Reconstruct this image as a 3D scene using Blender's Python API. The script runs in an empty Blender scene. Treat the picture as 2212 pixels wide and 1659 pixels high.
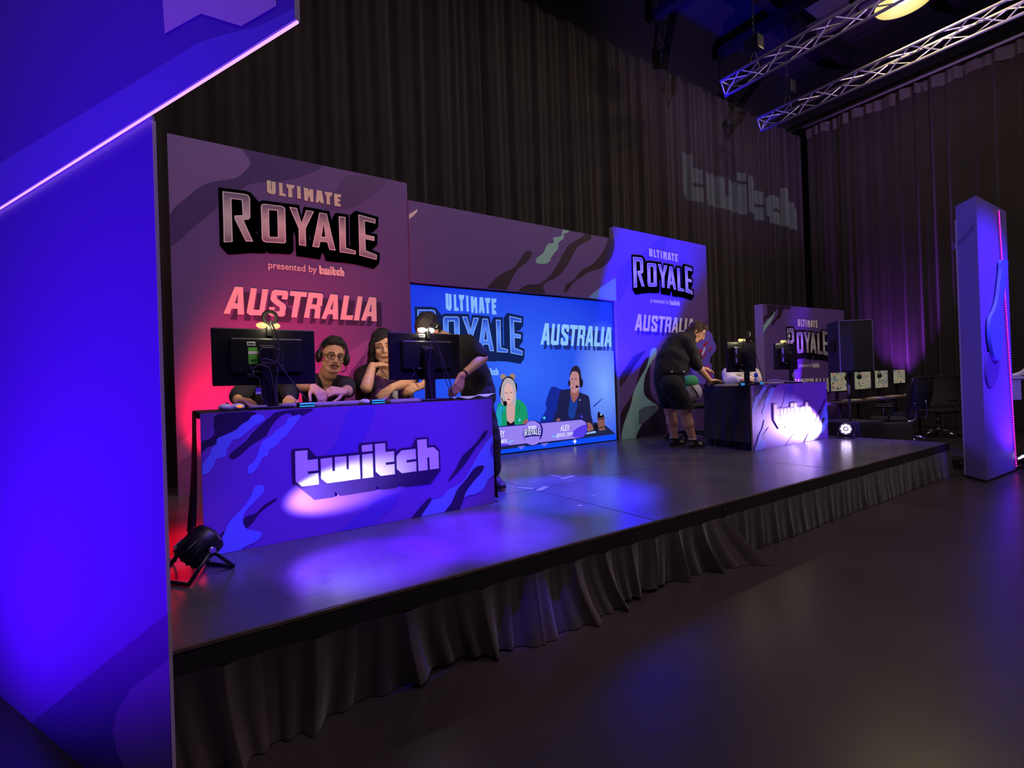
import bpy, bmesh, math, random
from mathutils import Vector, Matrix, Quaternion
from mathutils.geometry import tessellate_polygon
import numpy as np

C = bpy.context.scene.collection
SC = bpy.context.scene
random.seed(7)
rnd = random.Random(11)
V = Vector

# ------------------------------------------------------------------ camera, world, exposure
FPX, CX, CY = 1089.22, 1106.0, 829.5            # focal length in pixels of the 2212 x 1659 frame
YAW, PITCH, ROLL = (math.radians(a) for a in (55.836, 0.1927, -1.9475))
ZC, ST = 1.20, 0.373                            # camera height, stage height
F_ = V((math.cos(YAW)*math.cos(PITCH), math.sin(YAW)*math.cos(PITCH), math.sin(PITCH)))
R0 = V((math.sin(YAW), -math.cos(YAW), 0)); U0 = R0.cross(F_)
R_ = R0*math.cos(ROLL) + U0*math.sin(ROLL); U_ = -R0*math.sin(ROLL) + U0*math.cos(ROLL)
cam_d = bpy.data.cameras.new('camera'); cam = bpy.data.objects.new('camera', cam_d); C.objects.link(cam)
cam_d.sensor_fit = 'HORIZONTAL'; cam_d.sensor_width = 36; cam_d.lens = FPX/2212*36
cam_d.clip_start = .05; cam_d.clip_end = 200
cam.matrix_world = Matrix(((R_.x, U_.x, -F_.x, 0), (R_.y, U_.y, -F_.y, 0), (R_.z, U_.z, -F_.z, ZC), (0, 0, 0, 1)))
SC.camera = cam
SC.view_settings.view_transform = 'Standard'; SC.view_settings.look = 'None'
SC.view_settings.gamma = 1; SC.view_settings.exposure = 0; SC.view_settings.use_curve_mapping = False
w = bpy.data.worlds.new('world'); SC.world = w; w.use_nodes = True
w.node_tree.nodes['Background'].inputs[0].default_value = (.35, .28, .5, 1)
w.node_tree.nodes['Background'].inputs[1].default_value = .004

def ray(px, py):
    return R_*((px-CX)/FPX) - U_*((py-CY)/FPX) + F_
def at(px, py, X=None, Y=None, Z=None):
    """world point on the real plane X=, Y= or Z= that is seen at that pixel of the photograph"""
    d = ray(px, py)
    t = (X/d.x) if X is not None else (Y/d.y) if Y is not None else ((Z-ZC)/d.z)
    return V((0, 0, ZC)) + d*t
def atp(px, py, p0, n):
    d = ray(px, py); o = V((0, 0, ZC)); t = (V(p0)-o).dot(n)/d.dot(n)
    return o + d*t

# ------------------------------------------------------------------ lights
def lin(c):
    return tuple(((v/255)/12.92 if v/255 <= .04045 else ((v/255+.055)/1.055)**2.4) for v in c)
def spot(name, loc, target, color, power, angle, blend=.6, size=.05):
    l = bpy.data.lights.new(name, 'SPOT'); l.color = color; l.energy = power
    l.spot_size = math.radians(angle); l.spot_blend = blend; l.shadow_soft_size = size
    o = bpy.data.objects.new(name, l); C.objects.link(o); o.location = loc
    o.rotation_euler = (V(target)-V(loc)).to_track_quat('-Z', 'Y').to_euler(); return o
def area(name, loc, target, color, power, sx, sy):
    l = bpy.data.lights.new(name, 'AREA'); l.color = color; l.energy = power
    l.shape = 'RECTANGLE'; l.size = sx; l.size_y = sy
    o = bpy.data.objects.new(name, l); C.objects.link(o); o.location = loc
    o.rotation_euler = (V(target)-V(loc)).to_track_quat('-Z', 'Y').to_euler(); return o
BLUE = (.10, .02, 1.0); VIOLET = (.30, .04, 1.0); RED = (1.0, .0, .06); WARM = (1.0, .80, .84)
RINGP, HIBAY, PROJ, RINGF = .9, 160, 2600, 1.2
# house lights far above, dim and warm
for hx, hy in ((2, -1), (7, -2), (4.5, 2.0), (9.5, .5), (-1, 1.0)):
    area('house_light', (hx, hy, 8.0), (hx, hy, 0), WARM, 86, 1.2, 1.2)
# stage wash
spot('par_wash_red', (.03, 4.45, .50), (.55, 5.08, 1.18), (1, 0, .03), 600, 64, .9)
l = bpy.data.lights.new('par_red_spill', 'POINT'); l.color = (1, 0, .02); l.energy = 6; l.shadow_soft_size = .25
o = bpy.data.objects.new('par_red_spill', l); C.objects.link(o); o.location = (.06, 4.35, .75)
spot('fill_red', (.9, 4.4, .9), (1.5, 5.08, 2.4), (1, 0, .22), 45, 120, 1)
spot('par_wash_blue', (4.55, 4.25, .5), (5.74, 5.08, 2.35), (.008, .005, 1), 8000, 40, .75)
spot('gate_wash', (-1.15, 2.15, .12), (-.62, 2.75, 1.35), (.16, .0, 1), 90, 150, 1)
spot('gate_wash_high', (-1.3, .9, .3), (-.6, 2.4, 2.0), (.12, .0, 1), 240, 120, 1)
# overhead washes on the desks, plus added fills for the deck's reflected blue
spot('wash_left_desk', (2.6, -.3, 4.8), (1.0, 3.05, .66), (.10, .0, 1), 2000, 22, .8)
for x, y, a, p, c in ((.80, 2.42, 8.5, 11000, (.10, .0, 1)), (1.45, 2.48, 10.5, 13000, (.10, .0, 1)), (2.5, 3.0, 15, 11000, (.04, .03, 1))):
    spot('deck_fill', (x, y+.3, 6.6), (x, y, ST), c, p, a, .7, .03)
spot('wash_right_desk', (6.4, -.3, 4.8), (6.3, 3.1, .75), (.22, .04, 1), 700, 24, .8)
spot('wash_pillar', (6.2, -1.0, 4.5), (7.8, 1.7, 1.6), (.13, .03, 1), 1800, 34, .8)
spot('par_desk_left', (.19, 2.80, ST+.15), (.75, 3.05, ST+.24), (.55, .56, 1), 300, 25, .7, .03)
spot('par_desk_right', (7.2, 2.90, ST+.13), (6.66, 3.165, ST+.20), (.62, .42, 1), 460, 46, 1, .03)
spot('curtain_glow', (12.9, 4.3, .55), (13.2, 4.4, 2.0), (.40, .05, 1), 700, 55, .9)
spot('board_glow', (8.22, 3.74, .3), (8.85, 4.11, 1.6), (.24, .03, 1), 480, 60, .9)
spot('pillar_uplight', (8.25, 1.15, .12), (7.9, 1.68, .9), (.2, .02, 1), 120, 80, .9)
spot('truss_fill', (7.5, -2.0, 3.6), (9.5, 2.5, 6.3), (.55, .32, 1), 1800, 60, .8)  # unseen violet light added to brighten the trusses


# ------------------------------------------------------------------ materials
MATS = {}
def mat(name, c, rough=.6, metal=0., emit=None, es=0., noise=0., nscale=8., bump=0., bscale=60., spec=.5, sheen=0., alpha=1.):
    if name in MATS: return MATS[name]
    m = bpy.data.materials.new(name); m.use_nodes = True; nt = m.node_tree; b = nt.nodes['Principled BSDF']
    col = lin(c); b.inputs['Base Color'].default_value = (*col, 1)
    b.inputs['Roughness'].default_value = rough; b.inputs['Metallic'].default_value = metal
    b.inputs['Specular IOR Level'].default_value = spec
    if sheen: b.inputs['Sheen Weight'].default_value = sheen
    if alpha < 1: b.inputs['Alpha'].default_value = alpha
    if emit is not None:
        b.inputs['Emission Color'].default_value = (*lin(emit), 1); b.inputs['Emission Strength'].default_value = es
    tc = nt.nodes.new('ShaderNodeTexCoord')
    if noise:
        n = nt.nodes.new('ShaderNodeTexNoise'); n.inputs['Scale'].default_value = nscale; n.inputs['Detail'].default_value = 5
        nt.links.new(tc.outputs['Object'], n.inputs['Vector'])
        r = nt.nodes.new('ShaderNodeMapRange'); r.inputs[1].default_value = .3; r.inputs[2].default_value = .7
        r.inputs[3].default_value = 1-noise; r.inputs[4].default_value = 1+noise
        nt.links.new(n.outputs['Fac'], r.inputs[0])
        mx = nt.nodes.new('ShaderNodeVectorMath'); mx.operation = 'SCALE'; mx.inputs[0].default_value = col
        nt.links.new(r.outputs[0], mx.inputs['Scale']); nt.links.new(mx.outputs[0], b.inputs['Base Color'])
    if bump:
        n2 = nt.nodes.new('ShaderNodeTexNoise'); n2.inputs['Scale'].default_value = bscale; n2.inputs['Detail'].default_value = 4
        nt.links.new(tc.outputs['Object'], n2.inputs['Vector'])
        bp = nt.nodes.new('ShaderNodeBump'); bp.inputs['Strength'].default_value = bump; bp.inputs['Distance'].default_value = .02
        nt.links.new(n2.outputs['Fac'], bp.inputs['Height']); nt.links.new(bp.outputs[0], b.inputs['Normal'])
    MATS[name] = m; return m
def glow(name, c, s=1.0):
    if name in MATS: return MATS[name]
    m = mat(name, (10, 10, 10), .5, emit=c, es=s); return m

# ------------------------------------------------------------------ tagging
def tag(o, label=None, cat=None, group=None, kind=None):
    if label: o['label'] = label
    if cat: o['category'] = cat
    if group: o['group'] = group
    if kind: o['kind'] = kind
    return o
def thing(name, label, cat, loc=(0, 0, 0), group=None):
    o = bpy.data.objects.new(name, None); C.objects.link(o); o.location = loc
    o.empty_display_size = .1
    return tag(o, label, cat, group)
def copy_tree(o, parent=None):
    c = o.copy(); C.objects.link(c)
    if parent is not None: c.parent = parent
    for ch in list(o.children): copy_tree(ch, c)
    return c

# ------------------------------------------------------------------ mesh builder (world coordinates; children are re-based on their thing)
def frame(d, up=V((0, 0, 1))):
    d = V(d).normalized()
    if abs(d.dot(up)) > .99: up = V((0, 1, 0)) if abs(d.y) < .9 else V((1, 0, 0))
    x = up.cross(d).normalized(); y = d.cross(x).normalized()
    return x, y, d
class MB:
    def __init__(s): s.v = []; s.f = []; s.m = []; s.sm = []
    def add(s, vs, fs, mi=0, smooth=False):
        b = len(s.v); s.v += [V(p) for p in vs]
        for f in fs: s.f.append([i+b for i in f]); s.m.append(mi); s.sm.append(smooth)
        return s
    def box(s, lo, hi, mi=0, mtx=None, bev=0.):
        x0, y0, z0 = lo; x1, y1, z1 = hi
        if bev:
            bm = bmesh.new(); bmesh.ops.create_cube(bm, size=1)
            for v in bm.verts: v.co = V(((x0+x1)/2+v.co.x*(x1-x0), (y0+y1)/2+v.co.y*(y1-y0), (z0+z1)/2+v.co.z*(z1-z0)))
            bmesh.ops.bevel(bm, geom=bm.edges[:], offset=bev, segments=2, affect='EDGES', profile=.5)
            bm.verts.index_update(); vs = [v.co.copy() for v in bm.verts]; fs = [[v.index for v in f.verts] for f in bm.faces]; bm.free()
        else:
            vs = [V(p) for p in ((x0,y0,z0),(x1,y0,z0),(x1,y1,z0),(x0,y1,z0),(x0,y0,z1),(x1,y0,z1),(x1,y1,z1),(x0,y1,z1))]
            fs = [(0,3,2,1),(4,5,6,7),(0,1,5,4),(1,2,6,5),(2,3,7,6),(3,0,4,7)]
        if mtx is not None: vs = [mtx @ v for v in vs]
        return s.add(vs, fs, mi)
    def prism(s, pts, vec, mi=0, cap=True):
        """closed outline (3D points) swept by vec"""
        n = len(pts); vec = V(vec); vs = [V(p) for p in pts]; vs += [p+vec for p in vs]
        fs = [(i, (i+1) % n, n+(i+1) % n, n+i) for i in range(n)]
        if cap:
            tri = tessellate_polygon([vs[:n]])
            fs += [tuple(t) for t in tri] + [tuple(n+i for i in reversed(t)) for t in tri]
        return s.add(vs, fs, mi)
    def sheet(s, loops, mi=0):
        loops = [[V(p) for p in l] for l in loops]
        flat = [p for l in loops for p in l]
        return s.add(flat, [tuple(t) for t in tessellate_polygon(loops)], mi)
    def tube(s, pts, r, mi=0, seg=8, closed=False, caps=True):
        pts = [V(p) for p in pts]; n = len(pts); rr = r if isinstance(r, (list, tuple)) else [r]*n
        vs = []; px = None
        for i, p in enumerate(pts):
            a = pts[i-1] if (i or closed) else p; b = pts[(i+1) % n] if (i < n-1 or closed) else p
            d = (b-a);  d = d.normalized() if d.length > 1e-9 else V((0, 0, 1))
            if px is None: px = frame(d)[0]
            else:
                px = px - d*px.dot(d); px = px.normalized() if px.length > 1e-6 else frame(d)[0]
            py = d.cross(px)
            for k in range(seg):
                t = 2*math.pi*k/seg; vs.append(p + (px*math.cos(t)+py*math.sin(t))*rr[i])
        fs = []
        for i in range(n if closed else n-1):
            j = (i+1) % n
            for k in range(seg): fs.append((i*seg+k, i*seg+(k+1) % seg, j*seg+(k+1) % seg, j*seg+k))
        s.add(vs, fs, mi, True)
        if caps and not closed:
            s.add(vs[:seg], [tuple(range(seg-1, -1, -1))], mi); s.add(vs[-seg:], [tuple(range(seg))], mi)
        return s
    def cyl(s, p0, p1, r0, r1=None, mi=0, seg=20): return s.tube([p0, p1], [r0, r1 if r1 is not None else r0], mi, seg)
    def lathe(s, prof, base, axis=(0, 0, 1), mi=0, seg=24):
        """profile [(radius, height)]"""
        x, y, d = frame(axis); base = V(base); vs = []
        for r, h in prof:
            for k in range(seg):
                t = 2*math.pi*k/seg; vs.append(base + d*h + (x*math.cos(t)+y*math.sin(t))*r)
        n = len(prof)
        fs = [(i*seg+k, i*seg+(k+1) % seg, (i+1)*seg+(k+1) % seg, (i+1)*seg+k) for i in range(n-1) for k in range(seg)]
        return s.add(vs, fs, mi, True)
    def ell(s, c, rx, ry, rz, ax=None, mi=0, seg=20, rings=12):
        c = V(c); ax = ax or (V((1,0,0)), V((0,1,0)), V((0,0,1))); vs = []; fs = []
        for i in range(rings+1):
            a = math.pi*i/rings
            for k in range(seg):
                t = 2*math.pi*k/seg
                vs.append(c + ax[0]*(rx*math.sin(a)*math.cos(t)) + ax[1]*(ry*math.sin(a)*math.sin(t)) + ax[2]*(rz*math.cos(a)))
        for i in range(rings):
            for k in range(seg):
                fs.append((i*seg+k, (i+1)*seg+k, (i+1)*seg+(k+1) % seg, i*seg+(k+1) % seg))
        return s.add(vs, fs, mi, True)
    def torus(s, c, n, R, r, mi=0, seg=36, rs=10, squash=1.):
        x, y, d = frame(n); c = V(c)
        return s.tube([c+(x*math.cos(2*math.pi*k/seg)+y*math.sin(2*math.pi*k/seg)*squash)*R for k in range(seg)], r, mi, rs, closed=True)
    def grid(s, fn, nu, nv, mi=0, smooth=True):
        vs = [fn(i/nu, j/nv) for j in range(nv+1) for i in range(nu+1)]
        fs = [(j*(nu+1)+i, j*(nu+1)+i+1, (j+1)*(nu+1)+i+1, (j+1)*(nu+1)+i) for j in range(nv) for i in range(nu)]
        return s.add(vs, fs, mi, smooth)
    def build(s, name, mats, parent=None, weld=False):
        me = bpy.data.meshes.new(name)
        if not isinstance(mats, (list, tuple)): mats = [mats]
        org = V((0, 0, 0)); p = parent
        while p is not None: org = org + p.location; p = p.parent
        if parent is None:     # a thing that is one mesh: origin at its base centre
            xs = [v.x for v in s.v]; ys = [v.y for v in s.v]; zs = [v.z for v in s.v]
            org = V(((min(xs)+max(xs))/2, (min(ys)+max(ys))/2, min(zs)))
        me.from_pydata([tuple(v-org) for v in s.v], [], s.f)
        for m in mats: me.materials.append(m)
        for p, mi, sm in zip(me.polygons, s.m, s.sm): p.material_index = mi; p.use_smooth = sm
        bm = bmesh.new(); bm.from_mesh(me)
        bmesh.ops.remove_doubles(bm, verts=bm.verts, dist=1e-6)
        bm.to_mesh(me); bm.free(); me.update()
        o = bpy.data.objects.new(name, me); C.objects.link(o)
        if parent is not None: o.parent = parent
        else: o.location = org
        return o
def struct(name, mb, m):
    o = mb.build(name, m); o['kind'] = 'structure'; return o

def smooth_loop(pts, k=4):
    """closed Catmull-Rom through 2D points"""
    n = len(pts); out = []
    for i in range(n):
        p0, p1, p2, p3 = (V(pts[(i+j-1) % n]) for j in range(4))
        for t in range(k):
            t /= k
            out.append(.5*((2*p1)+(p2-p0)*t+(2*p0-5*p1+4*p2-p3)*t*t+(3*p1-p0-3*p2+p3)*t**3))
    return [tuple(p) for p in out]
def spline(pts, k=6):
    pts = [V(p) for p in pts]; n = len(pts); out = []
    for i in range(n-1):
        p0 = pts[max(i-1, 0)]; p1 = pts[i]; p2 = pts[i+1]; p3 = pts[min(i+2, n-1)]
        for t in range(k):
            t /= k; out.append(.5*((2*p1)+(p2-p0)*t+(2*p0-5*p1+4*p2-p3)*t*t+(3*p1-p0-3*p2+p3)*t**3))
    out.append(pts[-1]); return out
def offset_loop(pts, d):
    """2D outline grown by d (mitred)"""
    n = len(pts); A = sum(pts[i][0]*pts[(i+1) % n][1]-pts[(i+1) % n][0]*pts[i][1] for i in range(n))
    sg = 1 if A > 0 else -1; out = []
    for i in range(n):
        p0, p1, p2 = V(pts[i-1]), V(pts[i]), V(pts[(i+1) % n])
        e0 = (p1-p0).normalized(); e1 = (p2-p1).normalized()
        n0 = V((e0.y, -e0.x))*sg; n1 = V((e1.y, -e1.x))*sg
        m = n0+n1; q = max(.35, 1+n0.dot(n1))
        out.append(tuple(p1 + m*(d/q)))
    return out
# ------------------------------------------------------------------ the hall
M_floor = mat('floor_paint', (50, 42, 46), .29, noise=.25, nscale=1.3, bump=.05, bscale=35)
M_wall = mat('hall_wall', (14, 13, 16), .9)
M_drape = mat('black_drape', (34, 26, 27), .95, noise=.2, nscale=3, sheen=.15)
M_skirt = mat('skirt_cloth', (46, 34, 39), .95, noise=.25, nscale=9, bump=.08, bscale=260, sheen=.2)
M_black = mat('black_plastic', (22, 20, 26), .38)
M_blackm = mat('black_matt', (20, 18, 22), .8)
M_alu = mat('aluminium', (200, 196, 200), .42, .55)
M_steel = mat('dark_steel', (60, 58, 64), .45, .8)
M_chrome = mat('chrome', (220, 220, 225), .15, 1.)
M_deck = mat('stage_deck', (80, 76, 88), .24, noise=.25, nscale=2.2, bump=.05, bscale=25)
M_trim = mat('deck_edge', (120, 100, 88), .4, .4, noise=.4, nscale=14)
M_tape = mat('gaffer_tape', (150, 150, 165), .6)
YB, XR, ZCEIL = 6.20, 13.30, 9.0

struct('floor', MB().box((-7, -6, -.1), (14, 7, 0)), M_floor)
struct('wall_back', MB().box((-7, 6.75, 0), (14, 6.9, ZCEIL)), M_wall)
struct('wall_right', MB().box((13.85, -6, 0), (14, 6.75, ZCEIL)), M_wall)
struct('ceiling', MB().box((-7, -6, ZCEIL), (14, 7, ZCEIL+.15)), mat('ceiling_dark', (24, 22, 28), .9, noise=.2, nscale=1))

def fold(x, seed):
    a = math.sin(x*19+2.1*math.sin(x*1.7+seed)+seed)*.5 + math.sin(x*43+1.3*math.sin(x*3.1+seed*2))*.3 + math.sin(x*7.3+seed*3)*.45
    return a-1.5*max(0., math.sin(x*5.1+1.7*math.sin(x*1.3+seed)))**14-.8*max(0., math.sin(x*9.7+2*math.sin(x*2.9+seed)))**10
zt = at(1340, 83, Y=YB).z
g = MB().grid(lambda u, v: V((-4+17.55*u, YB+.21+.055*-fold((-4+17.55*u)+.02*math.sin(v*5+u*60), 1.0)*(1.0-.35*v), .01+v*zt)), 1100, 5)
o = tag(g.build('drape_curtain', M_drape), 'tall black pleated drape curtain along the back wall behind the stage', 'curtain')
zr = at(1813, 252, X=XR).z; zr2 = at(2212, 114, X=XR).z
ct = thing('drape_curtain', 'black pleated drape curtain down the right wall with a pale gathered heading', 'curtain', (XR, 3, 0))
MB().grid(lambda u, v: V((XR+.12+.055*fold(u*12+3, 4.0)*(1-.3*v), 6.2-12*u, .01+v*(zr-.02))), 700, 4).build('cloth', M_drape, ct)
MB().grid(lambda u, v: V((XR+.10+.045*fold(u*12+3, 4.0)+.02*math.sin(u*330), 6.2-12*u, zr-.18+.03*math.sin(u*75)*(1-v)+v*.24)), 700, 2).build('gathered_heading', mat('heading_tape', (78, 68, 76), .9), ct)
MB().tube([(XR-.02, 6.2, zr+.1), (XR-.02, -5.8, zr+.1)], .03).build('curtain_track', M_alu, ct)

# ceiling beams, duct and acoustic panels
for i, y in enumerate((5.3, 3.2, 1.1)):
    struct('trim_%d' % (i+1), MB().box((-6.9, y-.09, ZCEIL-.42), (13.8, y+.09, ZCEIL-.38)).box((-6.9, y-.015, ZCEIL-.38), (13.8, y+.015, ZCEIL-.0)).box((-6.9, y-.09, ZCEIL-.06), (13.8, y+.09, ZCEIL-.02)), M_steel)
for i, x in enumerate((8.2, 10.4)):
    struct('trim_%d' % (i+4), MB().box((x-.09, -5.8, ZCEIL-.62), (x+.09, 6.6, ZCEIL-.44)), M_steel)
MP = mat('acoustic_panel', (84, 80, 94), .9, noise=.15, nscale=4)
pl = [(8.9, 4.6), (9.55, 4.4), (8.9, 3.9), (9.6, 3.6), (11.2, 4.6), (11.9, 4.9), (11.2, 3.8), (12.0, 4.0), (11.0, 2.7), (12.2, 2.6), (8.9, 2.4)]
for i, (x, y) in enumerate(pl):
    o = MB().box((x-.3, y-.42, ZCEIL-.30), (x+.3, y+.42, ZCEIL-.22), bev=.01).build('ceiling_panel', MP)
    tag(o, 'pale rectangular acoustic panel under the dark ceiling', 'ceiling panel', 'acoustic panels between the ceiling beams')

# ------------------------------------------------------------------ stage
SX0, SX1, SY0, SY1 = -.11, 7.41, 2.01, 5.6
stage = thing('stage', 'low black stage of wooden decks carrying both gaming desks', 'stage', (SX0, SY0, 0))
xs = [SX0, 2.36, 4.81, SX1]; ys = [SY0, 3.23, 4.35, SY1]
for i in range(3):
    for j in range(3):
        MB().box((xs[i]+.003, ys[j]+.003, ST-.045), (xs[i+1]-.003, ys[j+1]-.003, ST), bev=.003).build('deck_panel', M_deck, stage)
MB().box((SX0+.02, SY0+.02, .0), (SX1-.02, SY0+.05, ST-.05)).box((SX0+.02, SY1-.05, 0), (SX1-.02, SY1-.02, ST-.05)).box((SX0+.02, SY0+.05, 0), (SX0+.05, SY1-.05, ST-.05)).box((SX1-.05, SY0+.05, 0), (SX1-.02, SY1-.05, ST-.05)).build('understructure', M_blackm, stage)
MB().box((SX0, SY0-.006, ST-.014), (SX1, SY0-.0005, ST-.001)).box((SX1+.0005, SY0, ST-.014), (SX1+.006, SY1, ST-.001)).build('edge_trim', M_trim, stage)
# gaffer tape crosses
def tape(a, b, wd, lab):
    a, b = V(a), V(b); d = (b-a).normalized(); n = V((-d.y, d.x, 0))*wd/2
    pts = [a-n, b-n, b+n, a+n]
    o = MB().prism([(p.x, p.y, ST+.0006) for p in pts], (0, 0, .0012)).build('tape_mark', M_tape); tag(o, lab, 'tape', 'tape marks on the stage')
def s2(px, py): return at(px, py, Z=ST)
tape(s2(1118, 1053), s2(1152, 1056), .045, 'short pale tape strip at the stage seam beside the left desk')
tape(s2(1163, 1060), s2(1180, 1051), .05, 'crossing pale tape strip over the stage seam')
tape(s2(1187, 1026), s2(1212, 1031), .03, 'thin pale tape strip in front of the video wall')
tape(s2(1212, 1035), s2(1240, 1028), .05, 'double pale tape strip in front of the video wall')
# pleated skirt in two runs
def skirt(x0, x1, lab, amp, flare, seed, sec):
    sk = thing('stage_skirt', lab, 'stage skirt', (x0, SY0-.03, 0), 'stage skirts')
    top = ST-.016
    MB().grid(lambda u, v: V((x0+(x1-x0)*u, SY0-.012-.004*math.sin(u*37), top-.075*v)), 120, 2).build('heading_band', mat('skirt_band', (30, 25, 28), .9), sk)
    def fn(u, v):
        x = x0+(x1-x0)*u; z = (top-.07)*(1-v)+.004*v
        k = x*(24 if sec else 26)
        f = 1-2*abs(math.sin(k*.5+1.6*math.sin(x*2.3+seed)))**.7+.55*math.sin(2.3*k+seed+1.2*math.sin(x*3.7))*(.4+.6*v)
        f = max(-1, f)
        y = SY0-.016-(amp*(.25+.75*v)*(1+f)*.5)-flare*v*v*(.55+.45*math.sin(x*4.1+seed))
        if sec: x += .045*v*v*math.sin(x*7+seed)
        lift = .018*v*v*max(0, math.sin(x*5.3+seed*2)) if sec else 0
        if sec and u > .93:            # the free end hangs out as a flap
            q = (u-.93)/.07; x += .16*v*q*q; y -= .10*v*q
        return V((x, y, z+lift))
    MB().grid(fn, 640, 14).build('pleated_cloth', M_skirt, sk)
    return sk
skirt(SX0, 3.0, 'near black pleated skirt on the stage front, its free end flaring out', .075, .09, 1.3, True)
skirt(3.01, SX1+.02, 'far black flat skirt on the stage front towards the right corner', .022, .02, 4.2, False)
rt = thing('stage_skirt', 'short black skirt on the right end of the stage', 'stage skirt', (SX1+.02, 4, 0), 'stage skirts')
MB().grid(lambda u, v: V((SX1+.012+.02*v*(1+math.sin(u*60)), SY0+(SY1-SY0)*u, (ST-.016)*(1-v)+.004)), 160, 6).build('pleated_cloth', M_skirt, rt)
# ------------------------------------------------------------------ printed artwork
P_purple = mat('print_purple', (104, 74, 146), .55)
P_mid = mat('print_mid', (88, 60, 126), .55)
P_light = mat('print_light', (126, 94, 164), .55)
P_dark = mat('print_dark', (52, 30, 84), .55)
P_dark2 = mat('print_dark_violet', (70, 42, 116), .55)
P_ink = mat('print_ink', (18, 12, 26), .55)
P_white = mat('print_white', (232, 226, 222), .55)
P_cream = mat('print_cream', (236, 226, 196), .55)
P_mint = mat('print_mint', (150, 200, 190), .55)
P_sky = mat('print_sky', (120, 160, 240), .55)
P_pink = mat('print_pink', (214, 160, 200), .55)
P_plum = mat('print_plum', (46, 26, 52), .55)
P_slate = mat('print_slate', (96, 116, 128), .55)
P_edge = mat('letter_rim', (235, 228, 236), .5)
P_side = mat('board_side', (150, 130, 160), .7)

def grad_mat(name, stops, emis=0):
    """print whose own colour runs up the letter (attribute t = height in the letter)"""
    m = bpy.data.materials.new(name); m.use_nodes = True; nt = m.node_tree; b = nt.nodes['Principled BSDF']
    a = nt.nodes.new('ShaderNodeAttribute'); a.attribute_name = 't'
    r = nt.nodes.new('ShaderNodeValToRGB'); els = r.color_ramp.elements
    for i, (p, c) in enumerate(stops):
        e = els[i] if i < 2 else els.new(p)
        e.position = p; e.color = (*lin(c), 1)
    nt.links.new(a.outputs['Fac'], r.inputs[0])
    b.inputs['Roughness'].default_value = .5
    if emis:
        b.inputs['Base Color'].default_value = (.005, .005, .005, 1)
        nt.links.new(r.outputs[0], b.inputs['Emission Color']); b.inputs['Emission Strength'].default_value = emis
    else: nt.links.new(r.outputs[0], b.inputs['Base Color'])
    return m
M_face = grad_mat('letter_face', [(0, (120, 100, 130)), (.22, (190, 180, 185)), (.55, (225, 215, 215)), (1, (104, 84, 124))])
M_scface = grad_mat('letter_face_lit', [(0, (40, 84, 214)), (.3, (72, 124, 246)), (.6, (84, 134, 250)), (1, (22, 58, 190))], 1.)

def zc(pts, reg, k): return [(reg[0]+x/k, reg[1]+y/k) for x, y in pts]
Z1 = ((460, 380), 5.821); Z2 = ((470, 600), 5.978); Z3 = ((610, 920), 6.144)
ROY = [ # letter outline, hole, sweep of its block shadow (in tracing units)
 ([(118,195),(395,228),(445,245),(465,285),(470,520),(455,550),(385,558),(505,830),(412,826),(270,545),(270,500),(372,495),(360,308),(232,292),(248,832),(135,837)], None, (100,112)),
 ([(600,385),(615,360),(640,352),(870,382),(900,400),(908,425),(918,830),(900,850),(660,838),(625,820),(612,790)], [(704,431),(806,441),(815,771),(711,767)], (55,100)),
 ([(957,392),(1052,405),(1113,590),(1170,432),(1268,448),(1165,665),(1170,885),(1080,872),(1075,665)], None, (8,105)),
 ([(1335,462),(1430,478),(1540,942),(1462,930),(1435,838),(1350,828),(1332,905),(1248,890)], [(1388,612),(1412,768),(1365,765)], (-18,104)),
 ([(1578,508),(1665,520),(1672,905),(1795,945),(1792,990),(1592,960)], None, (-46,80)),
 ([(1825,485),(2042,545),(2040,602),(1905,570),(1915,738),(2030,765),(2028,822),(1915,798),(1920,938),(2060,995),(2055,1058),(1838,1002)], None, (-70,66))]
ULT = [[(675,57),(728,63),(730,185),(738,186),(737,72),(785,76),(788,215),(765,237),(715,228),(680,205)],
 [(828,88),(872,93),(876,220),(905,225),(920,262),(832,250)],
 [(915,102),(1030,122),(1008,165),(990,163),(998,273),(948,268),(945,158),(930,148)],
 [(1055,128),(1097,135),(1105,292),(1060,286)],
 [(1140,148),(1192,158),(1202,205),(1212,165),(1258,175),(1262,332),(1220,325),(1218,240),(1205,285),(1192,240),(1195,318),(1148,310)],
 [(1305,180),(1368,190),(1395,348),(1352,343),(1345,318),(1330,316),(1325,338),(1290,334)],
 [(1397,200),(1503,215),(1485,262),(1465,258),(1472,363),(1428,357),(1425,248),(1410,235)],
 [(1520,222),(1612,238),(1603,275),(1568,268),(1570,290),(1600,296),(1600,325),(1570,322),(1572,345),(1592,348),(1612,390),(1527,378)]]
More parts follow.
